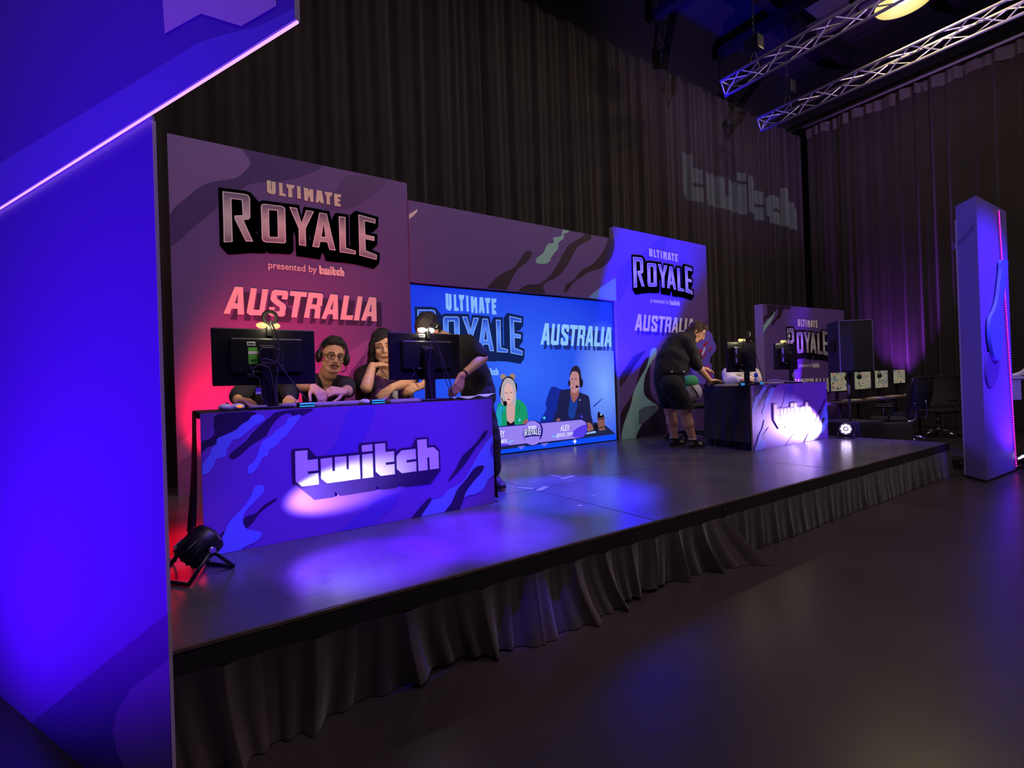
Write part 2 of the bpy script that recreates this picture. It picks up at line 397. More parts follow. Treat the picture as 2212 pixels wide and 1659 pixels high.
AUS = [([(222,115),(328,122),(342,478),(258,475),(258,402),(180,400),(157,467),(75,465)], [(262,200),(258,330),(220,330)]),
 ([(430,132),(507,140),(462,412),(540,418),(578,148),(655,150),(598,470),(575,488),(415,484),(375,455),(377,430)], None),
 ([(740,155),(890,170),(912,195),(900,285),(825,278),(835,230),(768,228),(765,270),(870,345),(885,380),(865,480),(840,503),(690,497),(655,470),(665,378),(738,380),(730,432),(795,436),(803,390),(700,310),(680,275),(700,180)], None),
 ([(940,172),(1157,190),(1143,252),(1075,245),(1020,515),(950,510),(995,240),(932,233)], None),
 ([(1175,190),(1345,205),(1363,230),(1345,360),(1318,380),(1330,400),(1315,527),(1245,524),(1258,420),(1240,400),(1195,400),(1180,520),(1112,515)], [(1232,260),(1287,265),(1275,348),(1215,345)]),
 ([(1457,212),(1550,222),(1555,540),(1487,536),(1485,475),(1425,470),(1395,535),(1340,530)], [(1495,290),(1485,412),(1450,410)]),
 ([(1630,228),(1700,235),(1660,485),(1748,488),(1738,547),(1582,542)], None),
 ([(1808,240),(1872,245),(1825,553),(1758,550)], None),
 ([(1955,250),(2045,258),(2052,565),(1985,560),(1985,500),(1935,498),(1912,556),(1850,552)], [(1985,325),(1985,440),(1955,440)])]
TW = [[(165,335),(328,320),(330,452),(465,437),(470,588),(333,602),(335,637),(472,622),(478,772),(258,800),(172,735)],
 [(502,435),(655,418),(660,600),(693,597),(690,412),(842,400),(848,577),(878,573),(873,397),(1017,382),(1030,698),(590,758),(510,697)],
 [(1047,257),(1188,242),(1190,330),(1050,347)], [(1053,378),(1192,362),(1202,678),(1060,695)],
 [(1220,240),(1358,226),(1362,345),(1475,332),(1480,470),(1365,485),(1367,517),(1482,503),(1487,638),(1300,663),(1232,605)],
 [(1572,325),(1760,303),(1768,437),(1640,452),(1642,485),(1770,468),(1772,600),(1578,627),(1512,570),(1507,400)],
 [(1782,185),(1908,173),(1912,288),(2000,280),(2065,340),(2072,562),(1950,578),(1942,415),(1915,418),(1922,583),(1800,598)]]
TWO = [(125,305),(340,290),(445,405),(1015,350),(1018,228),(1385,197),(1388,310),(1500,300),(1505,345),(1555,297),(1710,280),(1770,158),(1932,147),(1935,255),(2015,250),(2085,325),(2092,590),(1970,755),(1600,805),(1520,760),(1522,818),(1310,848),(1240,795),(1240,855),(765,930),(690,872),(688,942),(425,982),(140,755)]

YP = 5.085                # the banners' plane; logo data becomes metres (x, z) in that plane
D1Y = 3.05                # the left desk's front plane
def flat(pts, reg, Y, x0, z0):
    out = []
    for px, py in zc(pts, *reg):
        p = at(px, py, Y=Y); out.append((p.x-x0, p.z-z0))
    return out
LX, LZ = .036, ST
def vec2(v, at_pt, reg, Y):
    a = flat([at_pt], reg, Y, 0, 0)[0]; b = flat([(at_pt[0]+v[0], at_pt[1]+v[1])], reg, Y, 0, 0)[0]
    return (b[0]-a[0], b[1]-a[1])
L_ROY = [(flat(a, Z1, YP, LX, LZ), flat(h, Z1, YP, LX, LZ) if h else None, vec2(s, a[0], Z1, YP)) for a, h, s in ROY]
L_ULT = [flat(a, Z1, YP, LX, LZ) for a in ULT]
L_AUS = [(flat(a, Z2, YP, LX, LZ), flat(h, Z2, YP, LX, LZ) if h else None) for a, h in AUS]
L_TW = [flat(a, Z3, D1Y, .125, ST) for a in TW]; L_TWO = flat(TWO, Z3, D1Y, .125, ST)
twx = [p[0] for a in L_TW for p in a]; twz = [p[1] for a in L_TW for p in a]
TWB = (min(twx), max(twx), min(twz), max(twz))
# "presented by": outlines of the built-in font, set between two points of the plane
def font_polys(txt):
    cu = bpy.data.curves.new('t', 'FONT'); cu.body = txt; cu.size = 1; cu.resolution_u = 3; cu.offset = .012
    o = bpy.data.objects.new('t', cu); C.objects.link(o)
    me = bpy.data.meshes.new_from_object(o.evaluated_get(bpy.context.evaluated_depsgraph_get()))
    vs = [(v.co.x, v.co.y) for v in me.vertices]; fs = [tuple(p.vertices) for p in me.polygons]
    bpy.data.objects.remove(o); bpy.data.curves.remove(cu); bpy.data.meshes.remove(me)
    w = max(v[0] for v in vs); return [(x/w, y/w) for x, y in vs], fs
PB = font_polys('presented by')
pb0, pb1, tw0, tw1 = flat([(690,1160),(1305,1203),(1335,1222),(1650,1250)], Z1, YP, LX, LZ)

class Art:
    """layers of print on one plane: pl maps metres (a, b) and a height above the sheet to the world"""
    def __init__(s, pl, clip=None): s.pl = pl; s.mb = MB(); s.t = []; s.clip = clip; s.mats = []; s.k = 0
    def mi(s, m):
        if m not in s.mats: s.mats.append(m)
        return s.mats.index(m)
    def poly(s, pts, m, h, hole=None, t=None, clip=False):
        if clip and s.clip: pts = clip_poly(pts, s.clip)
        if len(pts) < 3: return
        loops = [[V((a, b, 0)) for a, b in pts]] + ([[V((a, b, 0)) for a, b in hole]] if hole else [])
        tri = tessellate_polygon(loops); fl = [p for l in loops for p in l]
        s.mb.add([s.pl(p.x, p.y, h) for p in fl], [tuple(x) for x in tri], s.mi(m))
        z0, z1 = t if t else (0, 1)
        s.t += [(p.y-z0)/(z1-z0) for p in fl]
    def tris(s, vs, fs, m, h):
        s.mb.add([s.pl(a, b, h) for a, b in vs], fs, s.mi(m)); s.t += [0]*len(vs)
    def build(s, name, parent):
        me = bpy.data.meshes.new(name); org = V((0, 0, 0)); p = parent
        while p is not None: org += p.location; p = p.parent
        me.from_pydata([tuple(v-org) for v in s.mb.v], [], s.mb.f)
        for m in s.mats: me.materials.append(m)
        for p, mi in zip(me.polygons, s.mb.m): p.material_index = mi
        at_ = me.attributes.new('t', 'FLOAT', 'POINT'); at_.data.foreach_set('value', s.t)
        o = bpy.data.objects.new(name, me); C.objects.link(o); o.parent = parent; return o
def clip_poly(pts, r):
    x0, x1, y0, y1 = r
    for ax, lim, sg in ((0, x0, 1), (0, x1, -1), (1, y0, 1), (1, y1, -1)):
        out = []
        for i in range(len(pts)):
            a, b = pts[i-1], pts[i]; ia = (a[ax]-lim)*sg >= 0; ib = (b[ax]-lim)*sg >= 0
            if ia != ib:
                t = (lim-a[ax])/(b[ax]-a[ax]); out.append((a[0]+(b[0]-a[0])*t, a[1]+(b[1]-a[1])*t))
            if ib: out.append(b)
        pts = out
        if not pts: return []
    return pts
def clockwise_fix(pts): return pts
U1 = .0011               # thickness of one print layer
def royale(art, T, h0, ink, rim, face, grow=1.):
    for a, hole, sw in L_ROY:
        b = [T(p) for p in offset_loop(a, .030)]
        q = [T((p[0]+sw[0], p[1]+sw[1])) for p in offset_loop(a, .030)]
        art.poly(b, ink, h0); art.poly(q, ink, h0)
        for i in range(len(b)): art.tris([b[i-1], b[i], q[i], q[i-1]], [(0, 1, 2, 3)], ink, h0)
    for a, hole, sw in L_ROY:
        A = [T(p) for p in a]; zz = [p[1] for p in A]; H = [T(p) for p in hole] if hole else None
        art.poly(A, rim, h0+U1, H)
        art.poly([T(p) for p in offset_loop(a, -.009)], face, h0+2*U1, [T(p) for p in offset_loop(hole, .009)] if hole else None, (min(zz), max(zz)))
def twitch_word(art, T, m, h, inner=None):
    """small word mark between two corners; T maps 0..1 x 0..1"""
    for a in L_TW:
        n = [((x-TWB[0])/(TWB[1]-TWB[0]), (z-TWB[2])/(TWB[3]-TWB[2])) for x, z in a]
        art.poly([T(p) for p in n], m, h)
def presented(art, T, m, h):
    vs, fs = PB; wdt = pb1[0]-pb0[0]
    art.tris([T((pb0[0]+x*wdt, pb0[1]+y*wdt*1.12)) for x, y in vs], fs, m, h)
    wd = tw1[0]-tw0[0]
    twitch_word(art, lambda p: T((tw0[0]+p[0]*wd, tw0[1]-.012+p[1]*wd*.36)), m, h)
def ultimate(art, T, m, h):
    for a in L_ULT: art.poly([T(p) for p in a], m, h)
def australia(art, T, m, sh, h):
    for a, hole in L_AUS: art.poly([T((p[0]+.052, p[1]-.05)) for p in a], sh, h, [T((p[0]+.052, p[1]-.05)) for p in hole] if hole else None)
    for a, hole in L_AUS: art.poly([T(p) for p in a], m, h+U1, [T(p) for p in hole] if hole else None)
def logo(th, pl, T, aus=True, ink=None, white=None):
    A = Art(pl); ultimate(A, T, P_cream, 5*U1); A.build('cream_lettering', th)
    A = Art(pl); royale(A, T, 5*U1, P_ink, P_edge, M_face); A.build('metal_lettering', th)
    A = Art(pl); presented(A, T, P_white, 5*U1); A.build('small_lettering', th)
    if aus:
        A = Art(pl); australia(A, T, P_white, P_dark, 5*U1); A.build('slanted_lettering', th)

def board(name, label, cat, x0, x1, z0, z1, Y, base, shapes, thick=.09, group=None):
    """upright printed board facing the hall; shapes = [(material, traced outline, region, smooth)]"""
    th = thing(name, label, cat, ((x0+x1)/2, Y+thick/2, z0), group)
    mb = MB().box((x0, Y, z0), (x1, Y+thick, z1)); mats = [P_side, base]
    mb.m = [1 if i == 2 else 0 for i in range(6)]
    art = Art(lambda a, b, h: V((x0+a, Y-h, z0+b)), (0.002, x1-x0-.002, 0.002, z1-z0-.002))
    for k, (m, pts, reg, sm) in enumerate(shapes):
        q = smooth_loop(pts) if sm else pts
        q = flat(q, reg, Y, x0, z0)
        q = clip_poly(q, art.clip)
        if len(q) < 3: continue
        if m not in mats: mats.append(m)
        loops = [[V((a, b, 0)) for a, b in q]]
        h = .0006+.0005*k
        mb.add([art.pl(a, b, h) for a, b in q], [tuple(t) for t in tessellate_polygon(loops)], mats.index(m))
    mb.build('board', mats, th)
    return th, art.pl

G2 = ((340, 270), 3.95); G3 = ((860, 420), 3.16); G4 = ((430, 660), 3.301); G5 = ((340, 1000), 3.771); GR = ((1340, 520), 3.77); GS = ((660, 680), 5.027)
left_b, plL = board('banner_board', 'tallest pink and purple banner board behind the left gaming desk', 'banner', .036, 2.17, ST, 3.42, YP, P_purple, [
    (P_light, [(85,40),(760,180),(795,320),(720,420),(640,460),(420,500),(250,620),(105,760)], G2, True),
    (P_dark2, [(105,770),(250,620),(420,500),(640,460),(720,420),(795,320),(760,190),(1390,330),(1250,430),(1080,475),(860,490),(740,530),(530,690),(300,880),(110,1030)], G2, True),
    (P_mid, [(1640,430),(1950,470),(1850,590),(1700,690),(1560,730),(1400,690),(1520,560),(1580,470)], G2, True),
    (P_light, [(60,680),(300,620),(430,450),(560,345),(700,270),(640,420),(540,560),(480,640),(400,800),(100,900)], GS, True),
    (P_mid, [(480,640),(540,560),(640,430),(600,620),(560,800),(440,860)], GS, True),
    (P_light, [(0,1000),(140,1035),(265,905),(310,870),(255,1100),(145,1165)], ((340, 680), 3.607), False)])
logo(left_b, plL, lambda p: p)
mid_b, plM = board('header_board', 'long purple header board spanning above the video wall', 'banner', 2.174, 5.285, 2.358, 3.235, YP-.012, P_purple, [
    (P_plum, [(590,670),(640,600),(700,545),(790,500),(840,430),(870,390),(905,390),(910,415),(880,460),(810,520),(760,610),(715,680)], G3, True),
    (P_plum, [(820,680),(870,620),(960,610),(1030,560),(1080,490),(1130,400),(1170,340),(1240,300),(1280,270),(1315,272),(1310,310),(1230,350),(1200,400),(1150,490),(1090,560),(1010,600),(990,640),(1000,700)], G3, True),
    (P_plum, [(1132,665),(1150,610),(1190,590),(1250,520),(1320,480),(1370,430),(1410,370),(1440,290),(1490,285),(1480,350),(1450,440),(1390,500),(1300,530),(1240,570),(1200,600),(1150,665)], G3, True),
    (P_mint, [(940,465),(950,430),(990,400),(1020,340),(1060,330),(1060,295),(1110,285),(1125,240),(1165,232),(1160,258),(1130,270),(1130,300),(1095,330),(1090,370),(1050,420),(1030,460),(990,475)], G3, True),
    (P_sky, [(1305,720),(1350,660),(1420,610),(1510,570),(1520,740)], G3, True),
    (P_white, [(55,150),(130,100),(130,118),(100,150),(55,182)], G3, False)], thick=.09)
right_b, plR = board('banner_board', 'blue lit banner board behind the man in shorts', 'banner', 5.288, 7.445, ST, 3.42, YP, P_purple, [
    (P_mid, [(-20,230),(120,140),(220,70),(290,5),(372,-20),(350,95),(270,165),(170,230),(80,330),(-20,500)], GR, True),
    (P_plum, [(0,1100),(60,1010),(110,940),(205,895),(180,930),(110,1030),(60,1110),(0,1190)], GR, True),
    (P_plum, [(0,1420),(110,1230),(170,1020),(240,960),(250,1250),(370,1400),(335,1640),(0,1660)], GR, True),
    (P_mint, [(15,1660),(20,1520),(80,1350),(110,1230),(160,1120),(210,1030),(235,950),(250,890),(275,872),(295,885),(290,930),(240,1010),(205,1090),(190,1170),(195,1250),(240,1300),(300,1340),(300,1380),(250,1430),(180,1490),(130,1590),(120,1640)], GR, True),
    (P_slate, [(150,1500),(150,1380),(200,1350),(300,1340),(298,1385),(250,1430),(180,1490)], GR, False),
    (P_mid, [(640,720),(722,610),(722,790),(690,780)], GR, False)])
OFR = 5.288-.036
logo(right_b, plR, lambda p: (p[0]-.02, p[1]+.025))
# ------------------------------------------------------------------ video wall
vw = thing('video_wall', 'bright blue video wall showing two presenters in headsets', 'screen', (3.72, 5.16, ST))
SY = 5.115; VX0, VX1, VZ0, VZ1 = 2.182, 5.235, ST+.012, 2.335
MB().box((VX0-.0, SY+.01, ST+.0), (VX1+.045, SY+.10, VZ1+.02)).build('cabinet_frame', M_blackm, vw)
def scr_mat():
    m = bpy.data.materials.new('screen_picture'); m.use_nodes = True; nt = m.node_tree; b = nt.nodes['Principled BSDF']
    b.inputs['Base Color'].default_value = (.01, .01, .02, 1); b.inputs['Roughness'].default_value = .4
    tc = nt.nodes.new('ShaderNodeTexCoord'); 
    def blob(c, s):
        mp = nt.nodes.new('ShaderNodeMapping'); mp.inputs['Location'].default_value = tuple(-a*k for a, k in zip(c, s)); mp.inputs['Scale'].default_value = s
        g = nt.nodes.new('ShaderNodeTexGradient'); g.gradient_type = 'SPHERICAL'
        nt.links.new(tc.outputs['Object'], mp.inputs[0]); nt.links.new(mp.outputs[0], g.inputs[0]); return g
    g1 = blob((1.32, 0, .80), (1.6, 0, 1.1)); g2 = blob((-.1, 0, 1.0), (.55, 0, .8))
    mx = nt.nodes.new('ShaderNodeMixRGB'); mx.inputs[1].default_value = (*lin((8, 52, 226)), 1); mx.inputs[2].default_value = (*lin((48, 104, 250)), 1)
    nt.links.new(g2.outputs[0], mx.inputs[0])
    m2 = nt.nodes.new('ShaderNodeMixRGB'); m2.inputs[2].default_value = (*lin((120, 165, 255)), 1)
    nt.links.new(mx.outputs[0], m2.inputs[1]); nt.links.new(g1.outputs[0], m2.inputs[0])
    nt.links.new(m2.outputs[0], b.inputs['Emission Color']); b.inputs['Emission Strength'].default_value = 1.0
    return m
M_scr = scr_mat()
MB().box((VX0, SY, VZ0), (VX1, SY+.0105, VZ1)).build('screen', M_scr, vw)
plS = lambda a, b, h: V((VX0+a, SY-h, VZ0+b))
A = Art(plS, (0.001, VX1-VX0-.001, .001, VZ1-VZ0-.001))
def sp(px, py): p = at(px, py, Y=SY); return (p.x-VX0, p.z-VZ0)
G6 = ((1050, 790), 7.498)
def two_pt(s0, s1, d0, d1):
    kx = (d1[0]-d0[0])/(s1[0]-s0[0]); kz = (d1[1]-d0[1])/(s1[1]-s0[1])
    return lambda p: (d0[0]+(p[0]-s0[0])*kx, d0[1]+(p[1]-s0[1])*kz)
e = lambda n, c, s=1.: glow('screen_'+n, c, s)
T1 = two_pt(L_ROY[0][0][0], L_ROY[5][0][10], sp(901.4, 668.9), sp(1128.5, 768))
royale(A, T1, .0006, e('ink', (16, 32, 84)), e('rim', (128, 172, 252)), M_scface)
T2 = two_pt(L_ULT[0][0], L_ULT[7][6], sp(962.1, 634.1), sp(1071.3, 665.1)); ultimate(A, T2, e('pale', (128, 180, 252)), .0006)
T3 = two_pt(L_AUS[0][0][0], L_AUS[8][0][2], sp(1177.4, 698), sp(1320.8, 749.3)); australia(A, T3, e('paler', (140, 196, 252)), e('deep', (14, 40, 130)), .0006)
k0 = two_pt(tw1, (tw1[0]-1, tw1[1]-1), sp(1077, 808), tuple(c-1 for c in sp(1077, 808)))
presented(A, k0, e('pale', (128, 180, 252)), .0006)
A.build('title_graphics', vw)
A = Art(plS, (0.001, VX1-VX0-.001, .001, VZ1-VZ0-.001)); A.h = .0008
def sh(pts, m, sm=True):
    q = smooth_loop(pts, 3) if sm else pts
    A.h += .00022
    A.poly([sp(*p) for p in zc(q, *G6)], m, A.h, clip=True)
def ov(x, y, rx, ry, m): sh([(x+rx*math.cos(k*math.pi/6), y+ry*math.sin(k*math.pi/6)) for k in range(12)], m)
def ln(pts, wd, m):
    for a, b in zip(pts, pts[1:]):
        d = (V(b)-V(a)); n = V((-d.y, d.x)).normalized()*wd/2
        sh([tuple(V(a)+n), tuple(V(b)+n), tuple(V(b)-n), tuple(V(a)-n)], m, False)
skin, skin2, navy, blk = e('skin', (205, 160, 160)), e('skin_dark', (150, 92, 92)), e('navy', (22, 26, 72)), e('black', (8, 8, 24))
sh([(960,620),(1040,370),(1100,340),(1200,380),(1280,430),(1150,760),(1100,900),(870,925),(980,700)], e('shade', (10, 36, 150)))
sh([(1740,650),(1810,590),(1890,520),(1880,540),(1800,620),(1740,670)], e('shade', (10, 36, 150)))
sh([(1080,890),(1110,790),(1150,680),(1195,430),(1240,395),(1380,378),(1530,440),(1640,480),(1672,540),(1700,800),(1725,940),(1600,960),(1090,920)], navy)
sh([(1375,440),(1400,560),(1420,600),(1460,580),(1490,500),(1465,700),(1420,850),(1345,840),(1330,740),(1350,600)], e('shirt', (14, 56, 150)))
sh([(1372,400),(1490,370),(1495,480),(1415,598),(1368,470)], skin2)
sh([(1355,210),(1370,130),(1430,80),(1495,90),(1515,180),(1508,330),(1490,400),(1430,445),(1385,420),(1362,350)], e('skin_man', (186, 132, 140)))
sh([(1352,200),(1372,70),(1430,5),(1490,15),(1530,100),(1540,260),(1512,270),(1500,150),(1470,100),(1400,95),(1372,140)], e('hair', (30, 26, 50)))
ln([(1372,214),(1410,206)], 7, e('hair', (30, 26, 50))); ln([(1432,204),(1472,206)], 7, e('hair', (30, 26, 50)))
ov(1392, 226, 10, 7, blk); ov(1450, 224, 10, 7, blk); ln([(1418,240),(1402,296),(1424,302)], 6, skin2); ln([(1382,362),(1425,358)], 12, e('lips', (150, 60, 90)))
ov(1345, 285, 18, 48, blk); ov(1538, 280, 28, 75, blk); ln([(1535,345),(1475,345)], 10, blk); ov(1466, 338, 22, 22, blk)
ln([(1520,400),(1545,560),(1562,740)], 5, blk); ov(1520, 556, 10, 8, e('white', (230, 236, 255)))
sh([(1740,915),(1900,940),(2092,1105),(1600,1170),(800,1290),(220,1368),(205,1310),(1600,1100)], e('table', (26, 34, 74)), False)
sh([(220,1366),(2094,1108),(2104,1236),(240,1482)], e('front', (2, 74, 250)), False)
sh([(1130,890),(1165,848),(1200,880),(1195,920),(1140,915)], skin2); sh([(1610,935),(1690,930),(1735,1030),(1690,1050),(1640,1060)], skin2)
sh([(1610,1090),(1770,1050),(1775,1085),(1620,1110)], e('paper', (150, 185, 240)), False)
sh([(1795,830),(1912,820),(1922,1040),(1830,1052),(1812,1000)], e('mug', (132, 84, 84)), False); sh([(1800,770),(1822,738),(1845,780),(1895,790),(1908,835),(1800,850)], blk, False)
ln([(1800,865),(1912,855)], 14, blk); ln([(1814,1005),(1920,990)], 12, blk); ov(1855, 795, 14, 10, e('white', (230, 236, 255))); ov(1770, 1000, 34, 62, blk)
# woman in green
ov(270, 178, 48, 44, e('bun', (156, 128, 112))); ov(418, 180, 50, 52, e('bun', (156, 128, 112)))
ov(232, 420, 24, 90, blk); ov(470, 360, 28, 85, blk)
sh([(215,470),(230,330),(270,220),(350,172),(430,205),(480,330),(465,380),(430,250),(350,215),(290,250),(250,360),(240,480)], blk)
sh([(150,985),(145,860),(180,650),(240,595),(330,600),(470,540),(600,600),(652,700),(672,880),(640,945),(350,985)], e('green', (14, 150, 104)))
sh([(148,860),(180,700),(240,640),(300,680),(250,800),(240,960),(150,970)], e('teal', (24, 160, 190)))
sh([(330,600),(450,560),(462,700),(442,930),(390,945),(335,905)], skin); sh([(333,890),(390,935),(447,900),(442,985),(345,985)], blk)
ln([(490,600),(540,700),(500,800)], 8, e('green_dark', (8, 96, 80))); ln([(270,640),(250,800)], 8, e('green_dark', (8, 96, 80)))
sh([(240,600),(228,480),(245,330),(290,225),(350,195),(430,235),(470,330),(480,460),(468,640),(430,620),(400,580),(300,580),(280,640)], e('blond', (176, 166, 178)))
sh([(288,410),(302,325),(352,285),(410,330),(438,420),(430,520),(390,600),(350,618),(318,580),(298,500)], e('skin_light', (222, 176, 176)))
ln([(296,438),(325,448),(340,436)], 8, blk); ln([(372,432),(398,442),(420,426)], 8, blk); ln([(352,440),(340,490),(358,496)], 5, skin2); ov(354, 545, 24, 11, e('lips', (150, 60, 90)))
ov(300, 612, 32, 42, blk); ln([(240,520),(270,600)], 14, blk); sh([(580,950),(600,900),(640,862),(672,880),(650,945)], skin2)
# lower third
lav, vio, dblue, wht = e('lavender', (150, 128, 240)), e('violet', (84, 58, 232)), e('dark_blue', (20, 10, 120)), e('white', (232, 236, 255))
ov(750, 1090, 168, 208, dblue); sh([(120,985),(620,945),(1540,862),(1610,900),(1635,985),(1612,1095),(1555,1172),(640,1268),(120,1325)], dblue, False)
sh([(110,1002),(620,960),(870,935),(1530,874),(1598,910),(1620,990),(1600,1090),(1550,1160),(870,1240),(640,1256),(110,1315)], lav, False)
ov(742, 1088, 155, 197, lav); sh([(1390,1070),(1480,1000),(1560,960),(1622,968),(1608,1080),(1558,1155),(1480,1163),(1380,1140)], vio)
sh([(110,1310),(200,1270),(300,1262),(360,1285),(200,1306)], vio)
sh([(840,910),(890,960),(910,1050),(890,1150),(850,1200),(880,1090),(878,1000)], dblue); sh([(600,1020),(582,1100),(600,1180),(630,1225),(600,1160),(592,1090)], dblue)
TL = two_pt(L_ROY[0][0][0], L_ROY[5][0][10], sp(*zc([(612,1032)], *G6)[0]), sp(*zc([(862,1118)], *G6)[0]))
A.build('presenter_picture', vw)
A = Art(plS); royale(A, TL, .0165, dblue, wht, wht)
TU = two_pt(L_ULT[0][0], L_ULT[7][6], sp(*zc([(672,975)], *G6)[0]), sp(*zc([(798,1000)], *G6)[0])); ultimate(A, TU, wht, .0165)
def word(txt, q, m, art=None, h=.0165):
    """built-in font stretched into four traced corners (bl, br, tl)"""
    vs, fs = font_polys(txt); H = max(v[1] for v in vs); b, r, t = (V(sp(*p)) for p in zc(q, *G6))
    A.tris([tuple(b+(r-b)*x+(t-b)*(y/H)) for x, y in vs], fs, m, h)
word('ALEX', [(1188,1058),(1335,1045),(1196,962)], wht); word('@ALEX_CREW', [(1128,1150),(1396,1125),(1134,1092)], wht)
word('CEY', [(165,1165),(285,1152),(168,1062)], wht); word('_MDK', [(205,1258),(330,1242),(208,1200)], wht)
cy = e('cyan', (90, 220, 250))
def star(x, y, r, n, m, q=.45):
    A.poly([sp(*p) for p in zc([(x+r*(1 if k % 2 == 0 else q)*math.cos(-math.pi/2+k*math.pi/n), y+1.25*r*(1 if k % 2 == 0 else q)*math.sin(-math.pi/2+k*math.pi/n)) for k in range(2*n)], *G6)], m, .0165)
star(530, 880, 26, 5, cy); star(930, 845, 26, 5, cy); star(1535, 822, 28, 4, e('violet', (84, 58, 232)), .4); star(1425, 1226, 34, 4, wht, .5)
for a, b in (((345,1245),(432,1205)), ((1048,1135),(1130,1155))):
    n = V((0, 7)); A.poly([sp(*p) for p in zc([tuple(V(a)-n), tuple(V(b)-n), tuple(V(b)+n), tuple(V(a)+n)], *G6)], cy, .0162)
for x, y in ((562, 1318), (938, 1272)):
    for q in ([(x-52,y-12),(x+52,y-22),(x+52,y-8),(x-52,y+2)], [(x-26,y+12),(x+20,y+6),(x+20,y+22),(x-26,y+28)]):
        A.poly([sp(*p) for p in zc(q, *G6)], lav, .0162)
A.build('caption_graphics', vw)

# ------------------------------------------------------------------ printed board standing at any heading
def board2(name, label, cat, p0, p1, z0, z1, base, thick, group=None):
    p0, p1 = V((*p0, 0)), V((*p1, 0)); ex = (p1-p0).normalized(); n = V((ex.y, -ex.x, 0)); L = (p1-p0).length
    th = thing(name, label, cat, ((p0+p1)/2-n*thick/2+V((0, 0, z0))), group)
    c = [p0, p1, p1-n*thick, p0-n*thick]
    mb = MB().prism([V((q.x, q.y, z0)) for q in c], (0, 0, z1-z0), 0)
    mb.m = [1 if i == 0 else 0 for i in range(len(mb.m))]
    return th, (lambda a, b, h: p0+ex*a+n*h+V((0, 0, z0+b))), mb, n, L, p0
def onb(px, py, p0, n, pl, ex):
    q = atp(px, py, p0, n); return ((q-p0).dot(ex), q.z)
b4, pl4, mb4, n4, L4, o4 = board2('banner_board', 'wide purple banner board behind the right gaming desk and loudspeaker', 'banner', (7.56, 4.22), (9.83, 4.03), .0, 2.325, P_purple, .14)
ex4 = V((n4.y*-1, n4.x, 0)); mats4 = [P_side, P_purple]
G7 = ((1600, 640), 7.542)
def b4p(p): q = zc([p], *G7)[0]; return onb(q[0], q[1], o4, n4, pl4, ex4)
for k, (m, pts) in enumerate([(P_plum, [(430,130),(590,150),(560,260),(480,330),(410,380),(350,460),(330,480),(340,400),(390,330),(440,270)]),
    (P_plum, [(620,150),(810,170),(780,222),(700,205),(650,330),(570,410),(520,475),(500,470),(520,410),(600,300)]),
    (P_mint, [(555,250),(540,310),(500,390),(460,460),(410,520),(380,590),(350,640),(322,720),(325,600),(345,500),(400,450),(440,390),(500,330)])]):
    q = clip_poly([b4p(p) for p in smooth_loop(pts)], (.002, L4-.002, .002, 2.32))
    if m not in mats4: mats4.append(m)
    mb4.add([pl4(a, b, .0008+.0006*k) for a, b in q], [tuple(t) for t in tessellate_polygon([[V((a, b, 0)) for a, b in q]])], mats4.index(m))
mb4.build('board', mats4, b4)
u0, u1, r0 = b4p((912, 372)), b4p((1235, 512)), b4p((748, 528))
kx = (u1[0]-u0[0])/(L_ULT[7][6][0]-L_ULT[0][0][0]); kz = (u0[1]-r0[1])/(L_ULT[0][0][1]-L_ROY[0][0][0][1])
T4 = lambda p: (r0[0]+(p[0]-L_ROY[0][0][0][0])*kx, r0[1]+(p[1]-L_ROY[0][0][0][1])*kz)
logo(b4, pl4, T4)

# ------------------------------------------------------------------ blue entrance wall with its slanting-in-view header beam (left foreground)
HB = 1.956
ba, bb = at(637, 40, Z=HB), at(0, 445, Z=HB)
eb = (ba-bb); eb.z = 0; eb.normalize()                      # along the beam towards the viewer
nb = V((-eb.y, eb.x, 0)); nb = nb if nb.dot(V((0, 0, 0))-ba) > 0 else -nb     # faces the viewer
far = bb-eb*1.6
gate = thing('entrance_wall', 'huge blue entrance wall with white logo beam in the left foreground', 'entrance wall', (far.x, far.y, 0))
W_blue = mat('wall_print', (112, 84, 190), .5); W_lt = mat('wall_print_light', (134, 122, 222), .5); W_dk = mat('wall_print_dark', (78, 56, 150), .5); W_lt2 = mat('wall_print_rose', (130, 92, 180), .5)
def beam_pt(px, py): q = atp(px, py, ba, nb); return q
mb = MB().prism([ba, far, far-nb*.012, ba-nb*.012], (0, 0, 2.3), 0)
mats = [W_blue]
for k, (m, pts) in enumerate([(W_lt, [(-700,790),(-20,364),(323,158),(426,93),(480,76),(560,56),(637,18),(636.7,39),(0,444),(-700,888)]),
                              (P_white, [(348,-60),(352,0),(357,73),(435,30),(522,57),(598,13),(597,-60)])]):
    q = [beam_pt(*p)+nb*(.0006+.0005*k) for p in pts]; mats.append(m)
    mb.sheet([q], len(mats)-1)
mb.build('header_beam', mats, gate)
wp = ba - nb*.016                                             # wall plane a little behind the beam's face
wr = atp(371, 1659, wp, nb); wf = far - nb*.016
mb = MB().prism([V((wr.x, wr.y, 0)), V((wf.x, wf.y, 0)), V((wf.x, wf.y, 0))-nb*.008, V((wr.x, wr.y, 0))-nb*.008], (0, 0, HB+.004), 0)
mats = [W_blue, W_dk, W_lt2]
G8 = ((0, 240), 1.169)
for k, (m, pts) in enumerate([(1, [(-300,1690),(0,1590),(80,1548),(220,1430),(330,1342),(424,1268),(430,1480),(433,1650),(440,2300),(-300,2300)]), (2, [(428,1385),(380,1420),(330,1460),(295,1520),(286,1560),(296,1620),(350,1720),(420,1800),(433,1650)])]):
    q = [atp(*p, wp, nb)+nb*(.0006+.0005*k) for p in zc(pts, *G8)]
    q = [V((p.x, p.y, max(p.z, .001))) for p in q]
    mb.sheet([q], m)
mb.build('wall_panel', mats, gate)
